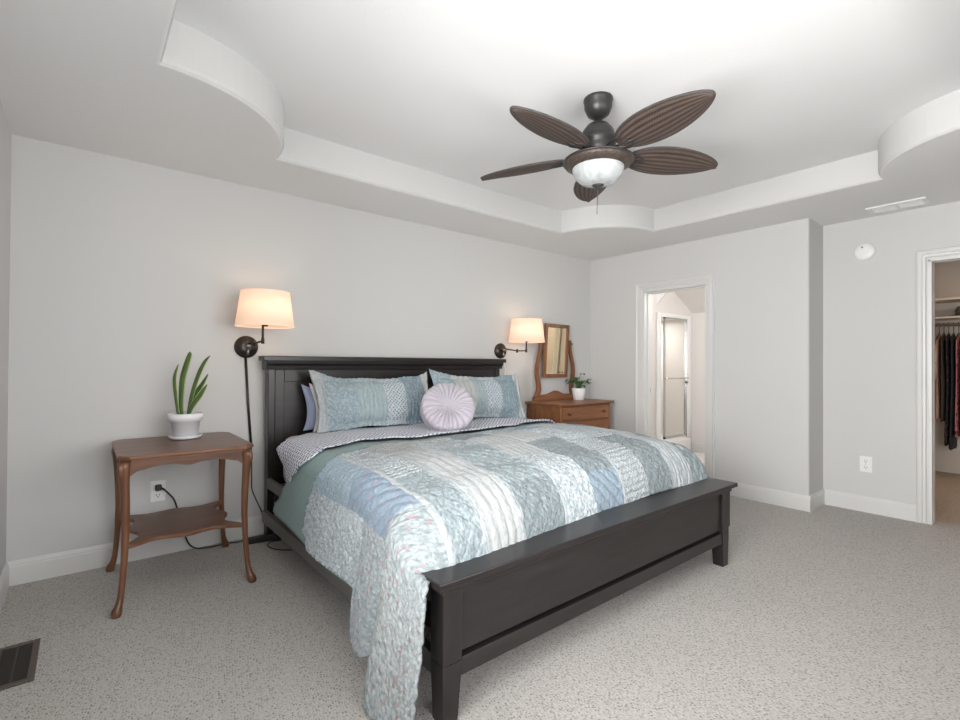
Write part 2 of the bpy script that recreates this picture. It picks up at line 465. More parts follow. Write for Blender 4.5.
# door casings: profiled boards round each opening, plus jambs
def casing(name, x, y0, y1, h, w, thick, depth, st=0.016):
    b = BM()
    prof = [(0.0, 0.010), (0.10, 0.012), (0.16, 0.019), (0.24, 0.012), (0.42, 0.013), (0.50, 0.020), (0.60, 0.016), (0.80, 0.020), (0.93, 0.026), (1.0, 0.022), (1.0, 0.0), (0.0, 0.0)]
    # sweep the profile round the opening as an open path: up one side, over, down the other
    def sec(cy, cz, dy, dz):
        return [(x-d, cy+dy*u*w, cz+dz*u*w) for u, d in prof]
    rows = [sec(y1+0.006, 0, 1, 0), sec(y1+0.006, h+0.006, 1, 1), sec(y0-0.006, h+0.006, -1, 1), sec(y0-0.006, 0, -1, 0)]
    b.grid(rows, smooth=False, close=True)
    for rr_ in (rows[0], rows[-1]):
        b.b.faces.new([b.b.verts.new(p) for p in rr_])
    bmesh.ops.recalc_face_normals(b.b, faces=b.b.faces)
    o = struct(name, b, TRIM)
    j = BM()
    j.box(x-0.008, x+depth, y1-0.016, y1+0.012, 0, h, 0.003); j.box(x-0.008, x+depth, y0-0.012, y0+0.016, 0, h, 0.003); j.box(x-0.008, x+depth, y0-0.012, y1+0.012, h-0.016, h+0.012, 0.003)
    j.box(x+0.045, x+0.085, y1-0.014-st, y1-0.014, 0, h-0.016, 0.001); j.box(x+0.045, x+0.085, y0+0.014, y0+0.014+st, 0, h-0.016, 0.001); j.box(x+0.045, x+0.085, y0+0.03, y1-0.03, h-0.016-st, h-0.016, 0.001)
    obj('jamb', j, TRIM, o)
    return o
d1 = casing('door_1', W, dy0+0.012, dy1-0.012, dh-0.012, 0.076, 0.02, T+0.03)
d2 = casing('door_2', WJ, cy0+0.012, cy1-0.012, ch-0.012, 0.068, 0.02, T+0.005, 0.004)
b = BM(); b.box(W+0.094, W+0.110, dy1-0.0305, dy1-0.0265, 0.90, 0.97, 0.001); b.tube([(W+0.1015, dy1-0.034, 0.92), (W+0.1015, dy1-0.034, 0.95)], 0.004, 8)
obj('strike_plate', b, STEEL, d1)

# ------------------------------------------------------------------ bathroom beyond the door
BY, BX = -0.25, 6.92
b = BM()
rx, rz = 6.37, 2.25
sx0, sx1, sz1 = 6.04, 6.83, 1.86
gab = [(W+T, 0), (sx0, 0), (sx0, sz1), (sx1, sz1), (sx1, 0), (BX, 0), (BX, 1.93), (rx, rz), (sx0-0.03, 1.97), (sx0-0.03, 2.45), (W+T, 2.45)]
b.prism(gab, 'Y', BY, BY+0.10)
struct('wall_bath_back', b, BATHWALL)
struct('wall_bath_upper', BM().box(W+T, BX+0.1, BY+0.012, BY+0.05, 1.9, 2.5), CEIL)
struct('wall_bath_right', BM().box(BX, BX+0.1, -2.1, BY+1.2, 0, 1.94), BATHWALL)
b = BM()
b.prism([(BX+0.1, 1.93-0.058), (rx, rz), (rx, rz+0.05), (BX+0.1, 1.93)], 'Y', -2.1, BY+1.1)
b.box(W+T, rx, -2.1, BY+1.1, 2.45, 2.5)
b.box(rx-0.02, rx, -2.1, BY+1.1, rz+0.03, 2.47)
struct('ceiling_bath', b, BATHWALL)
struct('wall_bath_front', BM().box(W+T, BX+0.1, -2.12, -2.1, 0, 2.45), BATHWALL)
b = BM(); b.box(BX-0.016, BX, -2.1, BY, 0, 0.10); b.box(BX-0.012, BX, -2.1, BY, 0.10, 0.125, 0.003)
struct('baseboard_bath', b, TRIM)
# shower stall: surround, base, framed glass door
sh = thing('shower_stall', 'white shower stall with a chrome framed glass door, seen through the bathroom doorway', 'shower', ((sx0+sx1)/2, BY+0.4, 0))
SURR = plain('shower_surround', (0.78, 0.755, 0.725), 0.35, var=0.01)
b = BM(); b.box(sx0+0.001, sx0+0.02, BY+0.02, BY+0.9, 0, sz1-0.001); b.box(sx1-0.02, sx1-0.001, BY+0.02, BY+0.9, 0, sz1-0.001); b.box(sx0+0.02, sx1-0.02, BY+0.88, BY+0.9, 0, sz1-0.001)
b.box(sx0+0.02, sx1-0.02, BY+0.02, BY+0.88, sz1-0.02, sz1-0.001)
obj('surround', b, SURR, sh)
b = BM(); b.box(sx0+0.02, sx1-0.02, BY-0.05, BY+0.88, 0.002, 0.20, 0.012)
obj('shower_base', b, WHITE, sh)
b = BM(); b.box(sx0-0.045, sx0+0.05, BY-0.02, BY+0.0, 0.0, sz1+0.03, 0.004); b.box(sx1-0.05, sx1+0.03, BY-0.02, BY, 0, sz1+0.03, 0.004); b.box(sx0+0.05, sx1-0.05, BY-0.02, BY, sz1-0.02, sz1+0.03, 0.004)
obj('flange', b, WHITE, sh)
gx0, gx1, gz0, gz1 = 6.20, 6.755, 0.235, 1.835
b = BM()
for (x0, x1, z0, z1) in ((gx0-0.012, gx0+0.018, gz0, gz1), (gx1-0.022, gx1+0.0, gz0, gz1), (gx1+0.008, gx1+0.022, gz0-0.02, gz1), (gx0-0.012, gx1, gz1-0.02, gz1), (gx0-0.012, gx1, gz0, gz0+0.03)):
    b.box(x0, x1, BY-0.012, BY+0.012, z0, z1, 0.002)
fr = obj('door_frame', b, CHROME, sh)
obj('glass_pane', BM().box(gx0+0.01, gx1-0.012, BY-0.002, BY+0.003, gz0+0.01, gz1-0.01), SHOWERGLASS, sh)
b = BM(); b.tube([(gx0-0.05, BY-0.05, 1.03), (gx1-0.02, BY-0.05, 1.03)], 0.008, 8)
b.tube([(gx0+0.02, BY-0.05, 1.03), (gx0+0.02, BY-0.01, 1.03)], 0.006, 8); b.tube([(gx1-0.03, BY-0.05, 1.03), (gx1-0.03, BY-0.01, 1.03)], 0.006, 8)
obj('towel_bar', b, CHROME, sh)
obj('handle', BM().box(gx1-0.045, gx1+0.005, BY-0.035, BY-0.012, 0.955, 0.985, 0.004), BLACK, sh)
bl_ = bpy.data.lights.new('bath_light', 'POINT'); bl_.energy = 25; bl_.color = (1.0, 0.975, 0.95); bl_.shadow_soft_size = 0.15
bo_ = bpy.data.objects.new('bath_light', bl_); COL.objects.link(bo_); bo_.location = (5.75, -1.5, 2.0)

area('shower_fill', (6.43, 0.2, 1.82), (0, 0, -1), 0.12, 0.12, 6, (1.0, 0.975, 0.95))  # added fill lamp that brightens the inside of the stall, no fixture there

# ------------------------------------------------------------------ walk-in closet
CXF = 7.95
struct('wall_closet_far', BM().box(CXF, CXF+0.1, -4.6, -2.3, 0, 2.5), CLOSETWALL)
struct('wall_closet_side', BM().box(WJ+T, CXF, -2.40, -2.30, 0, 2.5), CLOSETWALL)
struct('wall_closet_near', BM().box(WJ+T, CXF, -4.6, -4.5, 0, 2.5), CLOSETWALL)
struct('ceiling_closet', BM().box(WJ+T, CXF+0.1, -4.6, -2.3, 2.44, 2.5), CLOSETWALL)
SHELF = plain('shelf_paint', (0.62, 0.55, 0.47), 0.5, var=0.02)
cs = thing('closet_shelf', 'painted upper closet shelf spanning the far wall above the hanging clothes', 'shelf', (CXF-0.18, -3.1, 1.93))
obj('board', BM().box(CXF-0.36, CXF-0.001, -4.4, -2.41, 1.935, 1.96, 0.003), SHELF, cs)
obj('cleat', BM().box(CXF-0.021, CXF-0.001, -4.4, -2.41, 1.86, 1.934, 0.002), SHELF, cs)
tag(obj('lower_shelf', BM().box(CXF-0.36, CXF-0.001, -4.4, -2.41, 1.735, 1.755, 0.003), SHELF), 'lower closet shelf just above the clothes rail holding a hat', 'shelf')
tag(obj('clothes_rail', BM().tube([(7.66, -4.45, 1.665), (7.66, -2.42, 1.665)], 0.016, 12), STEEL), 'metal clothes rail below the lower closet shelf', 'rail')
HAT = plain('hat_felt', (0.10, 0.095, 0.09), 0.9, var=0.2, vscale=30, bscale=80, bstr=0.4)
ht = thing('hat', 'grey felt hat lying on the lower closet shelf', 'hat', (7.74, -2.905, 1.756))
obj('brim', BM().lathe([(0.07, 0.0), (0.14, 0.0), (0.145, 0.006), (0.138, 0.01), (0.07, 0.012)], (7.74, -2.905, 1.756), 28), HAT, ht)
obj('crown', BM().lathe([(0.088, 0.0), (0.086, 0.06), (0.07, 0.10), (0.03, 0.105), (0.0001, 0.10)], (7.74, -2.905, 1.766), 28), HAT, ht)

def garment_fabric(name, base, spot, sc, thr):
    mt, nt, b = newmat(name); v = coords(nt)
    a = voro(nt, v, sc); n2 = noise(nt, v, sc*2.2, 3)
    f = ramp(nt, math_(nt, 'ADD', a, math_(nt, 'MULTIPLY', n2, 0.5)), [(thr, 1), (thr+0.08, 0)])
    nt.links.new(mixc(nt, f, base, spot), b.inputs['Base Color']); b.inputs['Roughness'].default_value = 0.9
    return mt
def garment(y, label, mat, length, th, halfw, kind, seed):
    """clothes on a hanger; the body lies in a plane across the rail, its edge towards the door"""
    rg = random.Random(seed)
    X0, Z0 = 7.66, 1.665
    t = thing('hanging_garment', label, 'garment', (X0, y, Z0-length), 'clothes hanging on the closet rail')
    h = BM(); hk = [(X0, y, Z0-0.09), (X0, y, Z0-0.03)] + [(X0+0.022*sin(a), y, Z0+0.0-0.024*cos(a)) for a in [0.1+k*0.5 for k in range(9)]]
    h.tube(hk, 0.003, 6)
    h.tube([(X0-0.20, y, Z0-0.17), (X0-0.10, y, Z0-0.12), (X0, y, Z0-0.09), (X0+0.10, y, Z0-0.12), (X0+0.20, y, Z0-0.17)], 0.006, 6)
    obj('hanger', h, BLACK, t)
    body = BM(); rows = []
    nz = 16; ns = 28
    for i in range(nz+1):
        f = i/nz; z = Z0-0.10-(length-0.10)*f
        if kind == 'dress': w = interp(f, [(0, .055), (0.06, halfw*0.9), (0.2, halfw*0.95), (0.42, halfw*0.75), (1, halfw*1.15)])
        elif kind == 'shirt': w = interp(f, [(0, .06), (0.10, halfw), (1, halfw)])
        else: w = interp(f, [(0, .05), (0.07, halfw*0.9), (0.5, halfw), (1, halfw*1.0)])
        d = 0.55*th*interp(f, [(0, .35), (0.1, .8), (1, 1.25)])
        row = []
        for k in range(ns):
            a = 2*PI*k/ns
            rip = 1+0.22*f*sin(7*a+seed)+0.1*sin(3*a+2*seed+f*4)
            row.append((X0+w*cos(a), y+d*sin(a)*rip+0.006*f*sin(seed+3*f), z+0.008*sin(5*a)*f))
        rows.append(row)
    V, fs = body.grid(rows, close=True)
    body.b.faces.new(V[0]); body.b.faces.new(V[-1])
    bmesh.ops.recalc_face_normals(body.b, faces=body.b.faces)
    obj('garment_body', body, mat, t)
    if kind == 'shirt':
        for s in (-1, 1):
            sl = BM(); sl.tube([(X0+s*halfw*0.9, y, Z0-0.17), (X0+s*(halfw+0.05), y-0.01, Z0-0.32), (X0+s*(halfw+0.06), y-0.02, Z0-0.52), (X0+s*(halfw+0.045), y-0.02, Z0-0.60)], [0.045, 0.06, 0.05, 0.035], 10, flat=0.7)
            obj('sleeve', sl, mat, t)
    return t
gf = garment_fabric
garment(-2.662, 'beige and black patterned blouse at the left end of the closet rail', gf('g_beigeblack', (0.50, 0.38, 0.28), (0.015, 0.012, 0.012), 9, 0.55), 0.82, 0.035, 0.20, 'shirt', 1)
garment(-2.700, 'dusty pink plain long dress, second from left on the closet rail', gf('g_pink', (0.42, 0.25, 0.20), (0.30, 0.16, 0.13), 20, 0.4), 1.02, 0.034, 0.21, 'dress', 2)
garment(-2.738, 'dark brown long dress hanging beside the dusty pink one', gf('g_brown', (0.055, 0.04, 0.033), (0.09, 0.06, 0.05), 20, 0.4), 1.05, 0.03, 0.20, 'coat', 3)
garment(-2.776, 'long black dress printed with small red flowers on the closet rail', gf('g_blackfloral', (0.012, 0.012, 0.014), (0.33, 0.10, 0.08), 24, 0.42), 1.30, 0.03, 0.2, 'dress', 4)
garment(-2.815, 'navy garment with pale speckles between the black floral and the pink floral dresses', gf('g_navy', (0.018, 0.022, 0.03), (0.30, 0.28, 0.26), 60, 0.32), 1.34, 0.028, 0.2, 'dress', 5)
garment(-2.855, 'pink and black floral dress, near the doorway edge of the closet view', gf('g_pinkfloral', (0.48, 0.17, 0.17), (0.03, 0.02, 0.022), 22, 0.5), 1.20, 0.028, 0.2, 'dress', 6)
garment(-2.90, 'charcoal coat hanging next to the pink floral dress', gf('g_char', (0.03, 0.028, 0.028), (0.05, 0.045, 0.04), 30, 0.4), 1.22, 0.03, 0.21, 'coat', 7)
area('closet_ceiling_light', (6.7, -3.3, 2.40), (0, 0, -1), 0.3, 0.3, 6, (1.0, 0.66, 0.42))

# ------------------------------------------------------------------ wall and ceiling fittings
def wallplate(name, label, c, axis, sgn):
    """duplex outlet on a wall; axis = wall normal axis; sgn = direction out of the wall"""
    t = thing(name, label, 'outlet', c, 'wall outlets')
    def bx(b, u0, u1, z0, z1, d0, d1, bev=0.0):
        d0, d1 = sorted((sgn*d0, sgn*d1))
        if axis == 'Y': b.box(c[0]+u0, c[0]+u1, c[1]+d0, c[1]+d1, c[2]+z0, c[2]+z1, bev)
        else: b.box(c[0]+d0, c[0]+d1, c[1]+u0, c[1]+u1, c[2]+z0, c[2]+z1, bev)
    b = BM(); bx(b, -0.041, 0.041, -0.065, 0.065, 0.0, 0.007, 0.003); obj('cover_plate', b, WHITE, t)
    for dz in (-0.026, 0.026):
        b = BM(); bx(b, -0.018, 0.018, dz-0.017, dz+0.017, 0.007, 0.010, 0.001)
        s = obj('socket', b, WHITE, t)
        b = BM()
        bx(b, -0.009, -0.006, dz-0.002, dz+0.009, 0.0099, 0.0104); bx(b, 0.006, 0.009, dz-0.002, dz+0.009, 0.0099, 0.0104); bx(b, -0.003, 0.003, dz-0.012, dz-0.006, 0.0099, 0.0104)
        obj('slots', b, BLACK, s)
    b = BM(); bx(b, -0.003, 0.003, -0.003, 0.003, 0.007, 0.0085); obj('screw', b, STEEL, t)
    return t
wallplate('wall_outlet', 'white duplex outlet low on the wall between the alcove corner and the closet doorway', (WJ, -2.548, 0.396), 'X', -1)
wallplate('wall_outlet', 'white duplex outlet behind the side table with a black plug in it', (0.681, 0, 0.402), 'Y', -1)

t = thing('smoke_detector', 'round white smoke detector high on the wall left of the closet doorway', 'smoke detector', (WJ, -2.543, 2.157))
obj('mounting_ring', BM().lathe([(0.074, 0), (0.074, -0.010), (0.068, -0.014)], (WJ, -2.543, 2.157), 40, axis='X'), WHITE, t)
obj('cover', BM().lathe([(0.070, -0.010), (0.069, -0.024), (0.060, -0.032), (0.03, -0.035), (0.0001, -0.0355)], (WJ, -2.543, 2.157), 40, axis='X'), WHITE, t)
obj('test_button', BM().lathe([(0.008, -0.033), (0.008, -0.037), (0.0001, -0.0375)], (WJ, -2.53, 2.195), 16, axis='X'), STEEL, t)

# ceiling vent
vx0, vx1, vy0, vy1 = 5.02, 5.21, -2.965, -2.612
t = thing('ceiling_vent', 'white rectangular two-panel air vent in the ceiling near the closet doorway', 'vent', ((vx0+vx1)/2, (vy0+vy1)/2, HC))
b = BM(); z0, z1 = HC-0.012, HC
b.box(vx0, vx0+0.028, vy0, vy1, z0, z1, 0.003); b.box(vx1-0.028, vx1, vy0, vy1, z0, z1, 0.003); b.box(vx0+0.028, vx1-0.028, vy0, vy0+0.028, z0, z1, 0.003); b.box(vx0+0.028, vx1-0.028, vy1-0.028, vy1, z0, z1, 0.003)
ym = (vy0+vy1)/2
b.box(vx0+0.028, vx1-0.028, ym-0.010, ym+0.010, z0, z1, 0.002)
obj('frame', b, WHITE, t)
for (a0, a1) in ((vy0+0.03, ym-0.011), (ym+0.011, vy1-0.03)):
    b = BM(); nS = 9
    for k in range(nS):
        xx = vx0+0.032+(vx1-vx0-0.064)*(k+0.5)/nS
        b.prism([(xx-0.008, HC-0.002), (xx+0.006, HC-0.010), (xx+0.008, HC-0.009), (xx-0.006, HC-0.001)], 'Y', a0, a1)
    obj('louver_panel', b, WHITE, t)

# floor register
rx0, rx1, ry0, ry1 = 0.042, 0.180, -1.140, -0.788
t = thing('floor_register', 'brown metal floor register set in the carpet at the left', 'floor vent', ((rx0+rx1)/2, (ry0+ry1)/2, 0))
REG = plain('register_metal', (0.125, 0.095, 0.075), 0.42, 0.6, var=0.1)
b = BM(); zz = 0.009
b.box(rx0, rx0+0.022, ry0, ry1, 0, zz, 0.003); b.box(rx1-0.022, rx1, ry0, ry1, 0, zz, 0.003); b.box(rx0+0.022, rx1-0.022, ry0, ry0+0.022, 0, zz, 0.003); b.box(rx0+0.022, rx1-0.022, ry1-0.022, ry1, 0, zz, 0.003)
obj('frame', b, REG, t)
b = BM(); b.box(rx0+0.02, rx1-0.02, ry0+0.02, ry1-0.02, 0.0003, 0.0012); obj('duct_dark_sheet', b, BLACK, t)  # flat black sheet stands in for the shade down the duct
b = BM()
for k in range(26):
    yy = ry0+0.028+(ry1-ry0-0.056)*k/25
    b.box(rx0+0.022, rx1-0.022, yy-0.0025, yy+0.0025, 0.0015, 0.006)
b.box((rx0+rx1)/2-0.003, (rx0+rx1)/2+0.003, ry0+0.022, ry1-0.022, 0.0015, 0.0075)
obj('grille', b, plain('grille_metal', (0.06, 0.052, 0.046), 0.45, 0.5), t)

# ------------------------------------------------------------------ ceiling fan
FC = Vector((2.447, -2.019, 0))
def fc(z): return (FC.x, FC.y, z)
fan = thing('ceiling_fan', 'dark bronze ceiling fan with five woven leaf blades and a glass bowl light', 'ceiling fan', fc(HT))
obj('canopy', BM().lathe([(0.076, HT), (0.078, HT-0.012), (0.074, HT-0.018), (0.073, HT-0.05), (0.058, HT-0.085), (0.03, HT-0.105), (0.018, HT-0.108), (0.0001, HT-0.108)], fc(0), 40), FANMETAL, fan)
obj('downrod', BM().lathe([(0.013, 2.545), (0.013, 2.49)], fc(0), 16), FANMETAL, fan)
obj('motor_housing', BM().lathe([(0.02, 2.515), (0.03, 2.512), (0.058, 2.495), (0.082, 2.465), (0.090, 2.435), (0.090, 2.428), (0.097, 2.424), (0.098, 2.400), (0.092, 2.394), (0.092, 2.372), (0.085, 2.34), (0.075, 2.325), (0.0001, 2.325)], fc(0), 48), FANMETAL, fan)
FRET = plain('fan_fretwork', (0.07, 0.052, 0.042), 0.45, 0.35, var=0.8, vscale=55, bscale=70, bstr=0.9, bdist=0.006)
fit = obj('light_fitter', BM().lathe([(0.075, 2.345), (0.12, 2.335), (0.150, 2.32), (0.152, 2.312)], fc(0), 48), FANMETAL, fan)
obj('fretwork_band', BM().lathe([(0.146, 2.318), (0.180, 2.302), (0.176, 2.284), (0.138, 2.262), (0.134, 2.262)], fc(0), 48, cap=False), FRET, fan)
obj('band_rim', BM().lathe([(0.176, 2.308), (0.187, 2.304), (0.187, 2.298), (0.178, 2.295)], fc(0), 48, cap=False), FANMETAL, fan)
def bowlmat():
    mt, nt, b = newmat('alabaster_glass'); v = coords(nt)
    w = N(nt, 'ShaderNodeTexNoise'); w.inputs['Scale'].default_value = 9; w.inputs['Distortion'].default_value = 2.0; nt.links.new(v, w.inputs['Vector'])
    nt.links.new(ramp(nt, w.outputs['Fac'], [(0.35, (0.34, 0.355, 0.355)), (0.65, (0.46, 0.475, 0.475))]), b.inputs['Base Color'])
    b.inputs['Roughness'].default_value = 0.22; b.inputs['Subsurface Weight'].default_value = 0.15; b.inputs['Subsurface Radius'].default_value = (0.02, 0.02, 0.02)
    return mt
obj('glass_bowl', BM().lathe([(0.136, 2.275), (0.137, 2.264), (0.133, 2.245), (0.118, 2.216), (0.092, 2.192), (0.055, 2.178), (0.02, 2.173), (0.0001, 2.172)], fc(0), 48), bowlmat(), fan)
obj('finial', BM().lathe([(0.030, 2.180), (0.032, 2.172), (0.022, 2.164), (0.010, 2.158), (0.009, 2.148), (0.0001, 2.145)], fc(0), 24), FANMETAL, fan)
obj('pull_chain', BM().tube([fc(2.148), (FC.x-0.003, FC.y+0.003, 2.04), (FC.x-0.003, FC.y+0.003, 2.02)], [0.0022, 0.0022, 0.0035], 6), STEEL, fan)
def wicker():
    mt, nt, b = newmat('woven_palm'); tc = N(nt, 'ShaderNodeTexCoord')
    sep = N(nt, 'ShaderNodeSeparateXYZ'); nt.links.new(tc.outputs['UV'], sep.inputs[0])
    rib = math_(nt, 'ABSOLUTE', math_(nt, 'SINE', math_(nt, 'MULTIPLY', sep.outputs[1], PI*7)))
    weave = math_(nt, 'SINE', math_(nt, 'MULTIPLY', sep.outputs[0], 420))
    weave2 = math_(nt, 'SINE', math_(nt, 'MULTIPLY', sep.outputs[1], PI*28))
    nz = noise(nt, tc.outputs['UV'], 14, 4)
    f = math_(nt, 'ADD', math_(nt, 'MULTIPLY', rib, 0.55), math_(nt, 'ADD', math_(nt, 'MULTIPLY', math_(nt, 'MULTIPLY', weave, weave2), 0.10), math_(nt, 'MULTIPLY', nz, 0.35)))
    nt.links.new(ramp(nt, f, [(0.2, (0.020, 0.015, 0.013)), (0.55, (0.062, 0.041, 0.033)), (0.95, (0.15, 0.105, 0.083))]), b.inputs['Base Color'])
    b.inputs['Roughness'].default_value = 0.6; bump(nt, b, f, 0.6, 0.004)
    return mt
WICK = wicker()
def blade_bm(ang, rimonly=False):
    R0, R1, ZB = 0.165, 0.70, 2.335
    tilt = math.radians(-13)
    d = Vector((cos(ang), sin(ang), 0)); q = Vector((-sin(ang), cos(ang), 0))
    def P(s, t, dz=0.0):     # s along, t across (metres)
        droop = -0.012*(s-R0)
        return Vector((FC.x, FC.y, ZB+droop)) + d*s + q*t*cos(tilt) + Vector((0, 0, 1))*(t*sin(tilt)+dz)
    def half(u): return 0.104*max(0, sin(PI*min(1, u**0.86)))**0.56 + 0.012*(1-u)
    def us_(i): return 0.5-0.5*cos(PI*i/n) if i > n/2 else i/n
    n = 28; b = BM()
    if not rimonly:
        rows_t, rows_b = [], []
        nw = 10
        for side, rows in ((1, rows_t), (-1, rows_b)):
            for i in range(n+1):
                u = us_(i); s = R0+(R1-R0)*u; h = half(u)
                rows.append([P(s, h*(2*k/nw-1), side*0.004-0.012*(1-(2*k/nw-1)**2)) for k in range(nw+1)])
        uvl = b.b.loops.layers.uv.new('UVMap')
        for rows in (rows_t, rows_b):
            V, fs = b.grid(rows)
            idx = {v: (i, k) for i, r in enumerate(V) for k, v in enumerate(r)}
            for f in fs:
                for l in f.loops:
                    i, k = idx[l.vert]; l[uvl].uv = (us_(i)*(R1-R0), k/nw)
        bmesh.ops.remove_doubles(b.b, verts=b.b.verts, dist=1e-5)
        bmesh.ops.recalc_face_normals(b.b, faces=b.b.faces)
        return b
    path = [P(R0+(R1-R0)*us_(i), half(us_(i))) for i in range(n+1)] + [P(R0+(R1-R0)*us_(i), -half(us_(i))) for i in range(n-1, -1, -1)]
    path.append(path[0])
    b.tube(path, 0.0065, 8)
    return b
FANROT = math.radians(42)
RIM = plain('blade_rim', (0.05, 0.043, 0.04), 0.55, var=0.5, vscale=60, bscale=120, bstr=0.8, bdist=0.004)
for k in range(5):
    a = FANROT+2*PI*k/5
    bl = obj('blade', blade_bm(a), WICK, fan)
    obj('blade_rim', blade_bm(a, True), RIM, bl)
    d = Vector((cos(a), sin(a), 0)); q = Vector((-sin(a), cos(a), 0)); c0 = Vector(fc(2.338))
    ib = BM()
    tl = Vector((0, 0, sin(math.radians(-13))))
    for s in (-1, 1):
        ib.tube(bez([c0+d*0.07+q*s*0.015+Vector((0, 0, 0.0)), c0+d*0.13+q*s*0.035+tl*s*0.035, c0+d*0.19+q*s*0.045+tl*s*0.045-Vector((0, 0, 0.012)), c0+d*0.25+q*s*0.02+tl*s*0.02-Vector((0, 0, 0.02))], 5), 0.0075, 8, flat=0.6)
    ib.tube([c0+d*0.07, c0+d*0.16-Vector((0, 0, 0.010)), c0+d*0.26-Vector((0, 0, 0.024))], [0.012, 0.010, 0.006], 8, flat=0.5)
    obj('blade_iron', ib, FANMETAL, fan)

# ------------------------------------------------------------------ wall lamps
def shademat():
    mt, nt, b = newmat('linen_shade'); nt.nodes.remove(b); out = nt.nodes['Material Output']
    v = coords(nt, scale=(1, 1, 1)); nz = noise(nt, v, 220, 2)
    c = mixc(nt, nz, (0.80, 0.72, 0.64), (0.86, 0.79, 0.72))
    df = N(nt, 'ShaderNodeBsdfDiffuse'); tr = N(nt, 'ShaderNodeBsdfTranslucent'); mx = N(nt, 'ShaderNodeMixShader'); mx.inputs[0].default_value = 0.5
    em = N(nt, 'ShaderNodeEmission'); em.inputs[0].default_value = (1.0, 0.68, 0.48, 1); em.inputs[1].default_value = 0.30; ad = N(nt, 'ShaderNodeAddShader')  # emission added to the linen in place of bulb light coming through
    nt.links.new(c, df.inputs[0]); nt.links.new(c, tr.inputs[0]); nt.links.new(df.outputs[0], mx.inputs[1]); nt.links.new(tr.outputs[0], mx.inputs[2]); nt.links.new(mx.outputs[0], ad.inputs[0]); nt.links.new(em.outputs[0], ad.inputs[1]); nt.links.new(ad.outputs[0], out.inputs[0])
    return mt
SHADE = shademat()
def bulbmat():
    mt, nt, b = newmat('bulb_glow'); b.inputs['Base Color'].default_value = (0.9, 0.8, 0.65, 1)
    b.inputs['Emission Color'].default_value = (1, 0.70, 0.42, 1); b.inputs['Emission Strength'].default_value = 6
    return mt
BULB = bulbmat()
def wall_lamp(label, plate, sc, zb, zt, joints, power):
    """plate centre on the wall; shade centre (x,y), shade bottom/top z; joints of the swing arm"""
    t = thing('wall_lamp', label, 'wall lamp', plate, 'swing arm wall lamps')
    x, _, z = plate
    obj('wall_plate', BM().lathe([(0.076, 0), (0.077, -0.012), (0.069, -0.020), (0.056, -0.022), (0.050, -0.029), (0.026, -0.034), (0.0001, -0.035)], (x, 0, z), 40, axis='Y'), BRONZE, t)
    b = BM(); b.lathe([(0.012, -0.03), (0.012, -0.06), (0.016, -0.062), (0.016, -0.07), (0.0001, -0.072)], (x, 0, z+0.005), 20, axis='Y')
    b.tube([(x, -0.055, z-0.012), (x, -0.055, z-0.055)], [0.006, 0.009], 10)
    obj('switch_stem', b, STEEL, t)
    pts = [(x, -0.06, z+0.022)] + joints
    b = BM(); b.tube(pts, 0.0065, 10)
    for p in joints: b.tube([(p[0], p[1], p[2]-0.018), (p[0], p[1], p[2]+0.018)], 0.011, 12)
    obj('swing_arm', b, BRONZE, t)
    e = joints[-1]
    b = BM(); b.tube([e, (e[0], e[1], zb+0.02)], 0.008, 10); b.lathe([(0.017, zb), (0.017, zb+0.05), (0.012, zb+0.055)], (sc[0], sc[1], 0), 16)
    b.tube([(e[0], e[1], zb+0.02), (sc[0], sc[1], zb+0.03)], 0.007, 8)
    obj('lamp_post', b, BRONZE, t)
    h = zt-zb; rb_, rt_ = 0.180, 0.150
    s = BM(); V, fs = s.grid([[(sc[0]+r*cos(2*PI*k/48), sc[1]+r*sin(2*PI*k/48), zz) for k in range(48)] for r, zz in ((rb_, zb), (rt_, zt), (rt_-0.0025, zt), (rb_-0.0025, zb), (rb_, zb))], close=True)
    bmesh.ops.remove_doubles(s.b, verts=s.b.verts, dist=1e-5); bmesh.ops.recalc_face_normals(s.b, faces=s.b.faces)
    sh_ = obj('lamp_shade', s, SHADE, t)
    for rr2, zz in ((rb_+0.0005, zb), (rt_+0.0005, zt)):
        r_ = BM(); r_.grid([[(sc[0]+(rr2+o1)*cos(2*PI*k/48), sc[1]+(rr2+o1)*sin(2*PI*k/48), zz+o2) for k in range(48)] for o1, o2 in ((-0.004, -0.002), (0.001, -0.002), (0.001, 0.003), (-0.004, 0.003), (-0.004, -0.002))], close=True)
        obj('shade_trim', r_, SHADE, sh_)
    b = BM()
    for k in range(3):
        a = 2*PI*k/3+0.5; b.tube([(sc[0], sc[1], zt-0.008), (sc[0]+0.148*cos(a), sc[1]+0.148*sin(a), zt-0.004)], 0.0022, 6)
    b.tube([(sc[0]-0.0, sc[1], zb+0.05), (sc[0]-0.05, sc[1], zb+0.10), (sc[0]-0.045, sc[1], zt-0.03), (sc[0], sc[1], zt-0.008)], 0.0022, 6)
    b.lathe([(0.008, zt-0.01), (0.009, zt+0.008), (0.005, zt+0.02), (0.0001, zt+0.022)], (sc[0], sc[1], 0), 14)
    obj('harp', b, BRONZE, t)
    b = BM(); b.lathe([(0.012, zb+0.05), (0.013, zb+0.07), (0.028, zb+0.10), (0.030, zb+0.12), (0.022, zb+0.14), (0.0001, zb+0.148)], (sc[0], sc[1], 0), 20)
    obj('bulb', b, BULB, t)
    l = bpy.data.lights.new('bulb_light', 'POINT'); l.energy = power; l.color = (1.0, 0.70, 0.45); l.shadow_soft_size = 0.035
    o = bpy.data.objects.new('bulb_light', l); COL.objects.link(o); o.location = Vector((sc[0]+0.045, sc[1]-0.03, zb+0.13))-wpos(t); o.parent = t
    return t
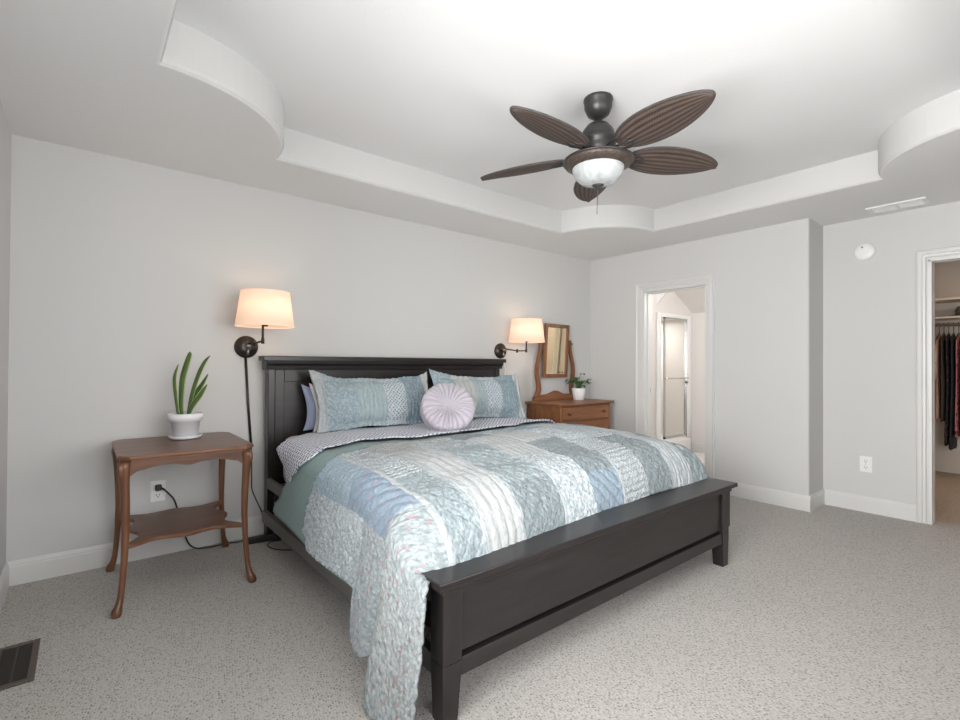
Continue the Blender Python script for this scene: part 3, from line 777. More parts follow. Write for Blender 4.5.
lampL = wall_lamp('bronze wall lamp with a lit cream shade above the wooden side table', (1.185, 0, 1.318), (1.235, -0.275), 1.448, 1.672,
          [(1.205, -0.13, 1.34), (1.222, -0.27, 1.352)], 0.8)
b = BM(); b.tube([(1.180, -0.012, 1.26), (1.200, -0.012, 0.92), (1.222, -0.012, 0.62)], 0.0085, 10, flat=0.7)
obj('cord_cover', b, BRONZE, lampL)
b = BM(); b.tube(bez([(1.222, -0.014, 0.62), (1.226, -0.016, 0.42), (1.228, -0.018, 0.33), (1.262, -0.020, 0.235), (1.318, -0.028, 0.10), (1.338, -0.06, 0.046)], 6), 0.0038, 8)
obj('cord', b, BLACK, lampL)
lampR = wall_lamp('bronze wall lamp with a lit cream shade over the right end of the headboard', (3.544, 0, 1.34), (3.72, -0.20), 1.428, 1.652,
          [(3.70, -0.085, 1.343), (3.715, -0.20, 1.343)], 0.75)
b = BM(); b.tube(bez([(3.552, -0.012, 1.28), (3.60, -0.012, 1.16), (3.585, -0.012, 1.02), (3.56, -0.012, 0.80)], 6), 0.0045, 8)
obj('cord', b, WHITE, lampR)

# ------------------------------------------------------------------ bed
bed = thing('bed', 'espresso stained wooden king bed with panelled headboard and low footboard', 'bed', (2.36, -1.2, 0))
hb = BM()
hy0, hy1 = -0.125, -0.055
b = BM(); b.box(1.325, 3.395, -0.105, -0.07, 0.36, 1.165)
# raised stiles and rails on the front
b.box(1.41, 3.31, -0.117, -0.104, 1.075, 1.16, 0.003); b.box(1.41, 3.31, -0.114, -0.104, 0.36, 0.50, 0.003)
b.box(1.346, 1.409, -0.119, -0.104, 0.36, 1.16, 0.003); b.box(3.311, 3.374, -0.119, -0.104, 0.36, 1.16, 0.003)
obj('headboard_panel', b, ESP['X'], bed)
for (x0, x1) in ((1.298, 1.345), (3.375, 3.428)):
    obj('headboard_post', BM().box(x0, x1, -0.128, -0.055, 0.0, 1.165, 0.004), ESP['Z'], bed)
b = BM(); b.prism([(-0.135, 1.163), (-0.14, 1.19), (-0.155, 1.205), (-0.158, 1.222), (-0.04, 1.222), (-0.04, 1.163)], 'X', 1.282, 3.452, bev=0.002)
b.box(1.258, 3.478, -0.168, -0.03, 1.2221, 1.257, 0.004)
obj('headboard_cap', b, ESP['X'], bed)
# footboard
b = BM(); b.box(1.30, 3.40, -2.297, -2.262, 0.222, 0.468)
obj('footboard_panel', b, ESP['X'], bed)
for (x0, x1, dx) in ((1.245, 1.325, 1), (3.275, 3.355, -1)):
    p = BM()
    p.box(x0, x1, -2.31, -2.235, 0.20, 0.468, 0.003)
    # tapered foot
    tp = 0.016
    top_ = [(x0, -2.31), (x1, -2.31), (x1, -2.235), (x0, -2.235)]
    bot_ = [(x0+(tp if dx < 0 else 0.004), -2.306), (x1-(tp if dx > 0 else 0.004), -2.306), (x1-(tp if dx > 0 else 0.004), -2.245), (x0+(tp if dx < 0 else 0.004), -2.245)]
    A = [p.b.verts.new((x, y, 0.2)) for x, y in top_]; B = [p.b.verts.new((x, y, 0.0)) for x, y in bot_]
    p.b.faces.new(B)
    for k in range(4): p.b.faces.new((A[k], A[(k+1) % 4], B[(k+1) % 4], B[k]))
    bmesh.ops.recalc_face_normals(p.b, faces=p.b.faces)
    obj('footboard_post', p, ESP['Z'], bed)
obj('footboard_rail', BM().box(1.325, 3.275, -2.305, -2.26, 0.142, 0.205, 0.003), ESP['X'], bed)
b = BM(); b.box(1.232, 3.368, -2.322, -2.16, 0.445, 0.472, 0.003); b.box(1.205, 3.395, -2.346, -2.15, 0.4722, 0.497, 0.004)
obj('footboard_cap', b, ESP['X'], bed)
for x0, x1 in ((1.265, 1.30), (3.36, 3.395)):
    obj('side_rail', BM().box(x0, x1, -2.236, -0.127, 0.125, 0.20, 0.003), plain('rail_paint', (0.12, 0.113, 0.107), 0.4, var=0.1), bed)
    xi = x1 if x0 < 2 else x0-0.02
    obj('side_rail_upper', BM().box(xi-0.004, xi+0.022, -2.236, -0.127, 0.345, 0.415, 0.003), plain('rail_paint', (0.12, 0.113, 0.107), 0.4, var=0.1), bed)
obj('slat_platform', BM().box(1.35, 3.35, -2.20, -0.13, 0.20, 0.36), plain('platform_dark', (0.02, 0.017, 0.017), 0.6), bed)

MATT = plain('fitted_sheet', (0.62, 0.585, 0.575), 0.9, var=0.03, bscale=25, bstr=0.2, bdist=0.004)
b = BM(); b.box(1.385, 3.32, -2.08, -0.135, 0.364, 0.70, 0.06, seg=4)
tag(obj('mattress', b, MATT, smooth=True), 'king mattress in a pale beige fitted sheet on the bed', 'mattress')

# --- bedding surfaces: a flat cloth coordinate (u across, v along) mapped over the bed
XL, XR, RE = 1.335, 3.315, 0.10
VF, RF, DROP = -1.965, 0.205, 0.235
def ztop(u, v):
    uu = (u-XL)/(XR-XL); e = 4*max(0, uu)*max(0, 1-uu)
    z = 0.715 + 0.040*min(1, e*1.5)*smoothstep(-0.9, -1.5, v) + 0.012*min(1, e*2)
    z -= 0.035*smoothstep(-1.65, VF, v)
    # soft rumples
    am = smoothstep(0.0, 0.35, e)
    z += am*0.010*mnoise.noise(Vector((u*3.2, v*2.6, 1.7)))*1.2 + am*0.006*mnoise.noise(Vector((u*7, v*6, 4.1)))
    z += am*0.012*sin(3.4*u+1.3*v+0.4)*smoothstep(-1.0, -1.4, v)
    return z
def cloth(u, v, off=0.0, flare=0.0):
    uc = min(max(u, XL), XR); vc = max(v, VF)
    z = ztop(uc, vc); x = uc
    for side, a in ((-1, XL-u), (1, u-XR)):
        if a > 0:
            t = min(a/RE, 1.47); x = uc + side*RE*sin(t); z -= RE*(1-cos(t))
            ex = a-1.47*RE
            if ex > 0:
                x += side*(cos(1.47)*ex + flare*ex); z -= ex*sin(1.47)
            x += side*off*sin(min(t, PI/2)); z += off*cos(min(t, PI/2))
            break
    else:
        z += off; a = -min(u-XL, XR-u); side = -1 if u-XL < XR-u else 1
    bb_ = VF-v
    y = v
    if bb_ > 0:
        t = min(bb_/RF, PI/2)
        rx_ = RF-0.005+0.075*max(0.0, min(1.0, (2.3-u)/1.0))
        yi = VF-rx_*sin(t)-off*sin(t); dz = DROP*(1-cos(t))+off*(1-cos(t))
        ex = bb_-RF*PI/2
        if ex > 0: yi += ex*0.75; dz += ex*0.6
        ys = VF-bb_*0.80; dzs = min(dz, DROP*0.97)*0.55
        w = smoothstep(0.0, 0.13, a) if side < 0 else 0.0
        y = yi*(1-w)+ys*w; z -= dz*(1-w)+dzs*w
    return Vector((x, y, z))

def sheet_piece(name, us, vfun, off, mats, fun=cloth, thick=0.008, midx=None):
    """us: list of functions row->u list already resolved; vfun gives the (u,v) grid"""
    b = BM(); uvl = b.b.loops.layers.uv.new('UVMap')
    G = vfun
    V, fs = b.grid([[fun(u, v, off) for u, v in row] for row in G])
    uvs = {}
    for i, r_ in enumerate(V):
        for k, vv in enumerate(r_): uvs[vv] = G[i][k]
    for f in fs:
        c = [uvs[l.vert] for l in f.loops]
        for l in f.loops: l[uvl].uv = uvs[l.vert]
        if midx: f.material_index = midx(sum(p[0] for p in c)/4, sum(p[1] for p in c)/4)
    bmesh.ops.recalc_face_normals(b.b, faces=b.b.faces)
    return b

def solid(o, th, offset=-1):
    m_ = o.modifiers.new('thickness', 'SOLIDIFY'); m_.thickness = th; m_.offset = offset
# dividing curves (v as a function of u)
c_sheet = [(0.90, -0.66), (1.02, -0.78), (1.13, -0.87), (1.18, -0.96), (1.27, -1.06), (1.36, -1.02), (1.62, -0.93), (1.95, -1.12), (2.25, -1.08), (2.7, -1.02), (3.1, -0.90), (3.36, -0.86), (3.7, -0.84)]
c_quilt = [(0.86, -1.10), (1.0, -1.13), (1.15, -1.20), (1.25, -1.27), (1.36, -1.215), (1.62, -1.10), (1.9, -1.235), (2.2, -1.18), (2.75, -1.09), (3.07, -1.04), (3.36, -1.02), (3.7, -1.0)]
# dotted sheet folded over the top
DOTS = fabric('dotted_sheet', (0.68, 0.70, 0.76), (0.06, 0.08, 0.18), 'dots', 21, 0.9, quilt=None)
rows = []
n = 34
def fine(h, u1, step=0.02, ns=14, mid=1.30):
    out_ = [h+(mid-h)*k/ns for k in range(ns)]
    k = int((u1-mid)/step)
    return out_+[mid+(u1-mid)*j_/k for j_ in range(k+1)]
for i in range(n+1):
    f = i/n
    h = interp(f, [(0, 1.235), (0.25, 1.19), (0.55, 1.135), (0.8, 1.085), (1.0, 1.10)])
    row = []
    for u in fine(h, 3.55):
        v1 = sinterp(u, c_sheet)-0.01
        v0 = -0.36-0.16*smoothstep(1.50, 1.30, u)
        row.append((u, v0+(v1-v0)*f))
    rows.append(row)
def sheet_fun(u, v, off):
    p = cloth(u, v, off)
    return p
def head_sheet(u, v, off):
    # hang with a soft fold near the left corner; puff where it folds over
    p = cloth(u, v, off)
    v1 = sinterp(u, c_sheet)
    puff = 0.016*smoothstep(0.18, 0.06, abs(v-v1)-0.0)
    p.z += puff*(1 if u > XL else 0.3)
    if u < XL: p.x -= 0.012*sin((v+0.5)*9)*smoothstep(XL, XL-0.2, u)
    return p
b = sheet_piece('sheet', None, rows, 0.016, DOTS, head_sheet)
o = obj('bed_sheet', b, DOTS); solid(o, 0.006)
tag(o, 'white sheet with tiny blue dots folded back below the pillows', 'sheet')

# sage blanket band showing between sheet and quilt
SAGE = fabric('sage_blanket', (0.215, 0.305, 0.295), (0.26, 0.35, 0.335), 'plain', 60, 0.6, quilt='diag', qsize=0.05, qstr=0.25)
rows = []
for i in range(16):
    f = i/15; us = fine(0.878-0.035*f, 3.66, ns=24)
    rows.append([(u, (sinterp(u, c_sheet)+0.06)*(1-f)+(sinterp(u, c_quilt)-0.10)*f) for u in us])
def blanket_fun(u, v, off):
    p = cloth(u, v, off)
    if u < 1.2:
        hem = 0.26+0.0*v
        p.z = max(p.z, hem-0.11*smoothstep(-0.85, -1.25, v))
    return p
b = sheet_piece('blanket', None, rows, 0.006, SAGE, blanket_fun)
o = obj('blanket', b, SAGE); solid(o, 0.006)
tag(o, 'sage green blanket edge showing between the dotted sheet and the patchwork quilt', 'blanket')

# quilt
Q = {}
Q['pale'] = fabric('patch_pale_paisley', (0.491, 0.544, 0.573), (0.206, 0.247, 0.271), 'paisley', 100, 0.55, 'vermicelli', third=((0.42, 0.27, 0.29), 44, 0.40))
Q['pinkfl'] = fabric('patch_pink_floral', (0.354, 0.392, 0.406), (0.227, 0.264, 0.276), 'paisley', 85, 0.7, 'vermicelli', third=((0.40, 0.22, 0.25), 30, 0.44))
Q['beigefl'] = fabric('patch_beige_floral', (0.367, 0.396, 0.402), (0.213, 0.242, 0.245), 'paisley', 80, 0.7, 'vermicelli', third=((0.26, 0.17, 0.15), 30, 0.47))
Q['ltblue'] = fabric('patch_light_blue', (0.290, 0.370, 0.427), (0.383, 0.457, 0.514), 'stripe', 70, 0.6, 'row', 0.025, qstr=0.6)
Q['bluefl'] = fabric('patch_blue_floral', (0.229, 0.294, 0.364), (0.172, 0.223, 0.286), 'floral', 95, 0.6, 'diag', 0.05, third=((0.38, 0.19, 0.22), 36, 0.44), qstr=0.6)
Q['whdot'] = fabric('patch_white_dotted', (0.417, 0.445, 0.459), (0.214, 0.260, 0.279), 'dots', 34, 0.75, 'row', 0.03)
Q['white'] = fabric('patch_white_sash', (0.418, 0.446, 0.462), (0.300, 0.330, 0.344), 'paisley', 90, 0.5, 'channel', 0.03, qstr=0.5)
Q['teal'] = fabric('patch_teal_print', (0.248, 0.297, 0.315), (0.389, 0.430, 0.445), 'paisley', 105, 0.6, 'lattice', 0.055, qstr=0.75)
Q['stripe'] = fabric('patch_cream_stripe', (0.386, 0.403, 0.406), (0.218, 0.237, 0.245), 'floral', 85, 0.6, 'channel', 0.045, qstr=0.4)
Q['beige'] = fabric('patch_beige_dotted', (0.372, 0.378, 0.376), (0.246, 0.255, 0.259), 'dots', 30, 0.7, 'row', 0.035, qstr=0.7)
Q['slate'] = fabric('patch_slate_print', (0.190, 0.226, 0.242), (0.321, 0.354, 0.366), 'paisley', 110, 0.6, 'lattice', 0.055, qstr=0.75)
Q['blue'] = fabric('patch_blue_grey', (0.230, 0.288, 0.340), (0.347, 0.407, 0.460), 'floral', 75, 0.6, 'diag', 0.05, qstr=0.75)
qn = list(Q); qmats = [Q[k] for k in qn]
EDGE = fabric('quilt_binding', (0.16, 0.23, 0.23), (0.20, 0.28, 0.28), 'plain', 40, 0.5, None)
QCOLS = [  # (u from, u to, [(v to, fabric), ...])
    (0.0, 1.135, [(-1.78, 'pale'), (-2.06, 'pinkfl'), (-9, 'beigefl')]),
    (1.135, 1.32, [(-1.62, 'ltblue'), (-2.03, 'bluefl'), (-9, 'pinkfl')]),
    (1.32, 1.345, [(-9, 'white')]),
    (1.345, 1.49, [(-1.80, 'whdot'), (-9, 'teal')]),
    (1.49, 1.52, [(-9, 'white')]),
    (1.52, 1.69, [(-1.50, 'beige'), (-9, 'stripe')]),
    (1.69, 1.715, [(-1.5, 'beige'), (-9, 'white')]),
    (1.715, 1.98, [(-1.30, 'beige'), (-1.58, 'whdot'), (-2.08, 'teal'), (-9, 'slate')]),
    (1.98, 2.005, [(-9, 'white')]),
    (2.005, 2.23, [(-1.42, 'slate'), (-1.86, 'stripe'), (-9, 'pale')]),
    (2.23, 2.46, [(-1.36, 'whdot'), (-1.70, 'stripe'), (-2.12, 'slate'), (-9, 'blue')]),
    (2.46, 2.485, [(-9, 'white')]),
    (2.485, 2.69, [(-1.40, 'blue'), (-1.78, 'pale'), (-9, 'whdot')]),
    (2.69, 2.93, [(-1.45, 'stripe'), (-1.80, 'whdot'), (-9, 'slate')]),
    (2.93, 3.17, [(-1.50, 'blue'), (-9, 'white')]),
    (3.17, 3.40, [(-1.70, 'stripe'), (-9, 'teal')]),
    (3.40, 9.0, [(-1.6, 'white'), (-9, 'slate')]),
]
def patch(u, v):
    for a, c, ps in QCOLS:
        if a <= u < c:
            for vt, nm in ps:
                if v > vt: return qn.index(nm)
    return 0
VEND = -2.40
def hem_z(v):   # height of the left hem above the floor
    return interp(-v, [(1.0, 0.345), (1.17, 0.335), (1.205, 0.33), (1.235, 0.285), (1.45, 0.285), (1.755, 0.275), (1.775, 0.20), (1.80, 0.155), (1.88, 0.105), (1.95, 0.11), (1.985, 0.13), (2.0, 0.06), (2.05, 0.015), (2.4, 0.012)])
def hem_len(v):
    # arclength down the left side that reaches hem_z
    bb_ = VF-v
    dz = 0
    if bb_ > 0:
        t = min(bb_/RF, PI/2); dz = min(DROP*(1-cos(t))+max(0, bb_-RF*PI/2)*0.6, DROP*0.97)*0.55
    z0 = ztop(XL, max(v, VF))-dz-RE*(1-cos(1.47))
    return 1.47*RE + max(0.0, (z0-hem_z(v)))/sin(1.47)
ubs = sorted({c for a, c, p in QCOLS if XL-0.22 < c < XR+0.1} | {XL, XR})
top_us = []
lo = XL-0.26; cur = lo; top_us = [lo]
for bnd in ubs + [XR+0.36]:
    if bnd <= cur+1e-6: continue
    k = max(1, round((bnd-cur)/0.0075))
    for j_ in range(1, k+1): top_us.append(cur+(bnd-cur)*j_/k)
    cur = bnd
vbs = sorted({vt for a, c, p in QCOLS for vt, nm in p if vt > -8 and vt < -1.3} | {-1.205, -1.235, -1.755, -1.985, -2.0}, reverse=True)
vs = []; cur = -1.31
for bnd in vbs + [VEND]:
    if bnd >= cur-1e-6: continue
    k = max(1, round((cur-bnd)/0.0075))
    for j_ in range(k): vs.append(cur+(bnd-cur)*j_/k)
    cur = bnd
vs.append(VEND)
NS = 66
def uvrow(vf):
    row = []
    for k in range(NS):
        row.append(('s', k/NS))
    return row
G = []
def make_row(vget):
    row = []
    v_side = vget(XL-0.26)
    L = max(0.265, hem_len(vget(XL-0.4)))
    for k in range(NS):
        a = L+(0.26-L)*k/NS
        u = XL-a; row.append((u, vget(u)))
    for u in top_us: row.append((u, vget(u)))
    return row
for f in [k/27 for k in range(27)]:
    G.append(make_row(lambda u, f=f: sinterp(u, c_quilt)*(1-f)+(-1.31)*f))
for v in vs: G.append(make_row(lambda u, v=v: v))
def quilt_fun(u, v, off):
    a = XL-u
    p = cloth(u, v, off)
    if a > 0: p.x -= 0.055*smoothstep(0.0, 0.15, a)*smoothstep(-1.95, -2.12, v)
    if a > 0.12:
        s = smoothstep(0.12, 0.45, a)
        p.x -= s*0.012*sin(v*8.0) + s*0.030*smoothstep(-1.70, -1.86, v)*smoothstep(-2.02, -1.94, v) 
        p.x += s*0.018*math.exp(-((v+1.985)/0.03)**2)
        p.x -= smoothstep(0.35, 0.7, a)*0.025
    return p
QSTYLE = {'pale': ('v', .03), 'pinkfl': ('v', .03), 'beigefl': ('v', .03), 'ltblue': ('r', .026), 'bluefl': ('d', .05), 'whdot': ('r', .03), 'white': ('c', .04), 'teal': ('l', .06), 'stripe': ('c', .045), 'beige': ('r', .035), 'slate': ('l', .06), 'blue': ('d', .05)}
def nz(a, b_, c): return mnoise.noise(Vector((a, b_, c)))
def stitch(style, q, u, v):
    """height 0..1 of the quilting between stitch lines"""
    U = u+0.010*nz(u*14, v*14, 3.1); V = v+0.010*nz(u*14, v*14, 8.7)
    k = PI/q
    if style == 'l': h = min(abs(sin((U+V)*.7*k)), abs(sin((U-V)*.7*k)))
    elif style == 'd': h = abs(sin((U+V)*.7*k))
    elif style == 'c': h = abs(sin(U*k))
    elif style == 'r': h = abs(sin(V*k))
    else: h = min(1, 2.2*abs(nz(U*34, V*34, 1.5)))
    return h**0.5
def puff(style, q, u, v, amp=0.006):
    return amp*(stitch(style, q, u, v)-0.5) + 0.0042*nz(u*48, v*48, 5.5) + 0.0022*nz(u*100, v*100, 2.2)
def qpuff(u, v):
    st = QSTYLE[qn[patch(u, v)]]
    return puff(st[0], st[1], u, v)
def displace(b, fn):
    b.b.normal_update()
    uvl = b.b.loops.layers.uv.active
    zs = sum(v.normal.z for v in b.b.verts)
    if zs < 0: bmesh.ops.reverse_faces(b.b, faces=b.b.faces); b.b.normal_update()
    mv = []
    for v in b.b.verts:
        l = v.link_loops[0][uvl].uv
        mv.append((v, v.normal*fn(l.x, l.y)))
    for v, d in mv: v.co += d
b = sheet_piece('quilt', None, G, 0.014, qmats, quilt_fun, midx=patch)
displace(b, qpuff)
quilt = obj('patchwork_quilt', b, qmats); solid(quilt, 0.012)
tag(quilt, 'patchwork quilt in pale blue, teal and cream prints spread over the bed', 'quilt')
# dark binding along the head edge and the left hem
path = [quilt_fun(u, v, 0.012) for u, v in reversed(G[0][::3])]
path2 = [quilt_fun(r_[0][0], r_[0][1], 0.010) for r_ in G[::3]]
b = BM(); b.tube(path + path2[1:], 0.0055, 6)
obj('binding', b, EDGE, quilt)

# --- pillows
def pillow_bm(w, h, th, flange=0.0, nx=30, ny=20, seed=0, corner=0.0):
    """cushion in local x (width) z (height), y thickness; centred at its bottom edge"""
    b = BM(); uvl = b.b.loops.layers.uv.new('UVMap')
    W2, H2 = w/2+flange, h/2+flange
    def prof(a, half, fl):
        t = (abs(a))/half
        return max(0.0, 1-t**2.6) if abs(a) < half else 0.0
    for side in (1, -1):
        rows, uvr = [], []
        for j_ in range(ny+1):
            r_, q_ = [], []
            for i_ in range(nx+1):
                sx_ = -1+2*i_/nx; sy_ = -1+2*j_/ny
                # concentrate samples near edges
                X = W2*(sx_); Z = H2*(sy_)
                pull = 0.035*(1-abs(sy_)**2)*abs(sx_)**3; pullz = 0.03*(1-abs(sx_)**2)*abs(sy_)**3
                px = X*(1-pull/max(0.3, W2)); pz = Z*(1-pullz/max(0.2, H2))
                c = (abs(sx_)*abs(sy_))**6
                t = (prof(X, w/2, flange)*prof(Z, h/2, flange))**0.55
                wr = 0.010*mnoise.noise(Vector((X*7+seed, Z*7, side*2.0)))*min(1, t*2)
                yy = side*(th/2*t+wr+0.0025)
                wave = 0.012*mnoise.noise(Vector((X*5+seed*3, Z*5, 7.7)))*(1-t)
                r_.append(Vector((px, yy+wave, pz+H2+0.035*c*(1 if sy_ > 0 else 0.2)))); q_.append((X+seed, Z))
            rows.append(r_); uvr.append(q_)
        V, fs = b.grid(rows)
        mp = {v: uvr[j_][i_] for j_, r2_ in enumerate(V) for i_, v in enumerate(r2_)}
        for f in fs:
            for l in f.loops: l[uvl].uv = mp[l.vert]
    # stitch the rim
    bmesh.ops.remove_doubles(b.b, verts=b.b.verts, dist=0.0005)
    be = [e for e in b.b.edges if e.is_boundary]
    if be: bmesh.ops.bridge_loops(b.b, edges=be)
    bmesh.ops.recalc_face_normals(b.b, faces=b.b.faces)
    return b
def place(b, loc, lean, yawd=0, rolld=0):
    M = Matrix.Translation(loc) @ Matrix.Rotation(math.radians(yawd), 4, 'Z') @ Matrix.Rotation(math.radians(lean), 4, 'X') @ Matrix.Rotation(math.radians(rolld), 4, 'Y')
    bmesh.ops.transform(b.b, matrix=M, verts=b.b.verts); return M
sham_mats = [Q['teal'], Q['pinkfl'], Q['whdot'], Q['blue'], Q['pale'], Q['beigefl']]
SH1 = [Q['white'], fabric('sham_teal', (0.295, 0.372, 0.408), (0.481, 0.548, 0.582), 'paisley', 75, 0.55, 'diag', 0.05), fabric('sham_aqua_floral', (0.371, 0.446, 0.468), (0.284, 0.279, 0.307), 'floral', 55, 0.5, 'channel', 0.035, third=((0.62, 0.60, 0.38), 7, 0.10)),
       fabric('sham_white_diamond', (0.563, 0.606, 0.640), (0.210, 0.295, 0.338), 'dots', 24, 0.85, 'lattice', 0.03), fabric('sham_slate_channel', (0.236, 0.312, 0.353), (0.395, 0.466, 0.507), 'paisley', 70, 0.5, 'channel', 0.035), fabric('sham_beige_flange', (0.478, 0.496, 0.492), (0.314, 0.297, 0.294), 'floral', 55, 0.5, 'channel', 0.05)]
def sham(label, loc, lean, yawd, rolld, cuts, seed, w=0.86, h=0.40):
    b = pillow_bm(w, h, 0.17, 0.055, 130, 66, seed)
    for f in b.b.faces:
        cx = sum(v.co.x for v in f.verts)/len(f.verts)
        for xc, mi in cuts:
            if cx < xc: f.material_index = mi; break
    uvl = b.b.loops.layers.uv.active; b.b.normal_update(); mv = []
    stl = {0: ('d', .06), 1: ('d', .045), 2: ('c', .035), 3: ('v', .03), 4: ('c', .035), 5: ('c', .05)}
    for v_ in b.b.verts:
        if not v_.link_loops: continue
        q_ = v_.link_loops[0][uvl].uv; st = stl[v_.link_faces[0].material_index]
        big = 0.010*nz(v_.co.x*6+seed, v_.co.z*6, 9.0)
        mv.append((v_, v_.normal*(puff(st[0], st[1], q_.x, q_.y, 0.006)+big)*(0.4 if min(abs(abs(v_.co.x)-w/2-0.055), 1) < 0.02 else 1)))
    for v_, d_ in mv: v_.co += d_
    place(b, loc, lean, yawd, rolld)
    o = obj('pillow_sham', b, SH1); tag(o, label, 'pillow', 'quilted pillow shams')
    return o
sham('quilted patchwork pillow sham leaning on the left half of the headboard', (2.01, -0.44, 0.728), -23, 0, 1.0, [(-0.40, 0), (-0.19, 1), (0.03, 2), (0.20, 3), (0.41, 4), (9, 5)], 1.3, w=0.86, h=0.315)
sham('quilted patchwork pillow sham leaning on the right half of the headboard, behind the round cushion', (2.955, -0.47, 0.728), -18, -1, 2.0, [(-0.28, 1), (-0.10, 5), (0.0, 2), (0.17, 3), (0.40, 4), (9, 5)], 5.1, w=0.86, h=0.305)
BLUEP = fabric('blue_pillowcase', (0.30, 0.36, 0.52), (0.37, 0.43, 0.58), 'plain', 12, 0.5, None)
b = pillow_bm(0.88, 0.30, 0.14, 0.0, 40, 20, 9.0); place(b, (1.945, -0.225, 0.728), -8, 0, 0)
o = obj('pillow', b, BLUEP); tag(o, 'plain blue pillow behind the left quilted sham', 'pillow')
WHP = fabric('white_pillowcase', (0.66, 0.66, 0.68), (0.6, 0.6, 0.63), 'plain', 12, 0.5, None)
b = pillow_bm(0.88, 0.29, 0.05, 0.012, 40, 20, 11.0); place(b, (1.985, -0.345, 0.730), -14, 0, 0)
o = obj('pillow', b, WHP); tag(o, 'thin white pillow whose edge shows between the blue pillow and the left sham', 'pillow')
# round gathered cushion
rp = thing('round_cushion', 'round pale lilac gathered cushion with a centre button resting on the two shams', 'cushion', (2.385, -0.80, 0.74))
PLEAT = fabric('lilac_velvet', (0.46, 0.425, 0.475), (0.53, 0.49, 0.54), 'plain', 20, 0.6, None)
b = BM(); ns, nr = 416, 20; RR = 0.195
M = Matrix.Translation((2.345, -0.785, 0.885)) @ Matrix.Rotation(math.radians(-24), 4, 'Z') @ Matrix.Rotation(math.radians(-36), 4, 'X')
uvl = b.b.loops.layers.uv.new('UVMap')
for side in (-1, 1):
    rows = []
    for i in range(nr+1):
        f = i/nr; r_ = RR*sin(f*PI/2)**0.8 if i else 0.006
        row = []
        for k in range(ns):
            a = 2*PI*k/ns + 0.25*f
            pro = 0.062*(max(0, 1-f**2.6))**0.5*(1-0.55*math.exp(-(f/0.16)**2))
            ple = abs(sin(a*13+0.9*sin(3*a)+0.5*sin(5*a+1)))**0.35
            amp = 0.030*min(1, f*3)*(0.45+0.55*(1-f**4))
            yy = side*(pro+0.002 + amp*(ple-0.5)*min(1, pro*40))
            row.append(M @ Vector((r_*cos(a), yy, r_*sin(a))))
        rows.append(row)
    V, fs = b.grid(rows, close=True)
    b.b.faces.new(V[0])
bmesh.ops.remove_doubles(b.b, verts=b.b.verts, dist=0.0004)
bmesh.ops.recalc_face_normals(b.b, faces=b.b.faces)
obj('cushion_body', b, PLEAT, rp)
b = BM(); b.lathe([(0.016, -0.02), (0.017, -0.034), (0.010, -0.042), (0.0001, -0.043)], (0, 0, 0), 16, axis='Y')
bmesh.ops.transform(b.b, matrix=M, verts=b.b.verts); obj('centre_button', b, PLEAT, rp)

# ------------------------------------------------------------------ wooden side table
TX0, TX1, TY0, TY1, TZ = 0.442, 1.055, -0.775, -0.105, 0.756
tb = thing('side_table', 'brown wooden side table with cabriole legs and a curvy lower shelf', 'table', ((TX0+TX1)/2, (TY0+TY1)/2, 0))
def chamf(x0, x1, y0, y1, c, n=4):
    pts = []
    for cx, cy, sx_, sy_ in ((x0, y0, 1, 1), (x1, y0, -1, 1), (x1, y1, -1, -1), (x0, y1, 1, -1)):
        p0, p1 = ((cx, cy+sy_*c), (cx+sx_*c, cy)) if sx_*sy_ > 0 else ((cx+sx_*c, cy), (cx, cy+sy_*c))
        pts += [p0, p1]
    return pts
b = BM(); b.prism(chamf(TX0, TX1, TY0, TY1, 0.045), 'Z', TZ-0.020, TZ, bev=0.006)
b.prism(chamf(TX0+0.012, TX1-0.012, TY0+0.012, TY1-0.012, 0.042), 'Z', TZ-0.030, TZ-0.0201)
obj('tabletop', b, TBL['X'], tb)
def apron(axis, fixed, a0, a1, th=0.018):
    top_, pts = TZ-0.0302, []
    n = 24
    for k in range(n+1):
        f = k/n; s = abs(2*f-1)
        d = 0.050 - 0.018*smoothstep(0.15, 0.55, 1-s) + 0.030*smoothstep(0.80, 1.0, s) + 0.014*math.exp(-((f-0.5)/0.09)**2)
        pts.append((a0+(a1-a0)*f, top_-d))
    pts += [(a1, top_), (a0, top_)]
    b = BM(); b.prism(pts, 'Y' if axis == 'X' else 'X', fixed-th/2, fixed+th/2)
    return b
ax0, ax1, ay0, ay1 = TX0+0.032, TX1-0.04, TY0+0.045, TY1-0.035
for bmx, ax in ((apron('X', ay0, ax0, ax1), 'X'), (apron('X', ay1, ax0, ax1), 'X'), (apron('Y', ax0, ay0, ay1), 'Y'), (apron('Y', ax1, ay0, ay1), 'Y')):
    obj('apron', bmx, TBL[ax], tb)
legs = [(ax0, ay0, -1, -1), (ax1, ay0, 1, -1), (ax1, ay1, 1, 1), (ax0, ay1, -1, 1)]
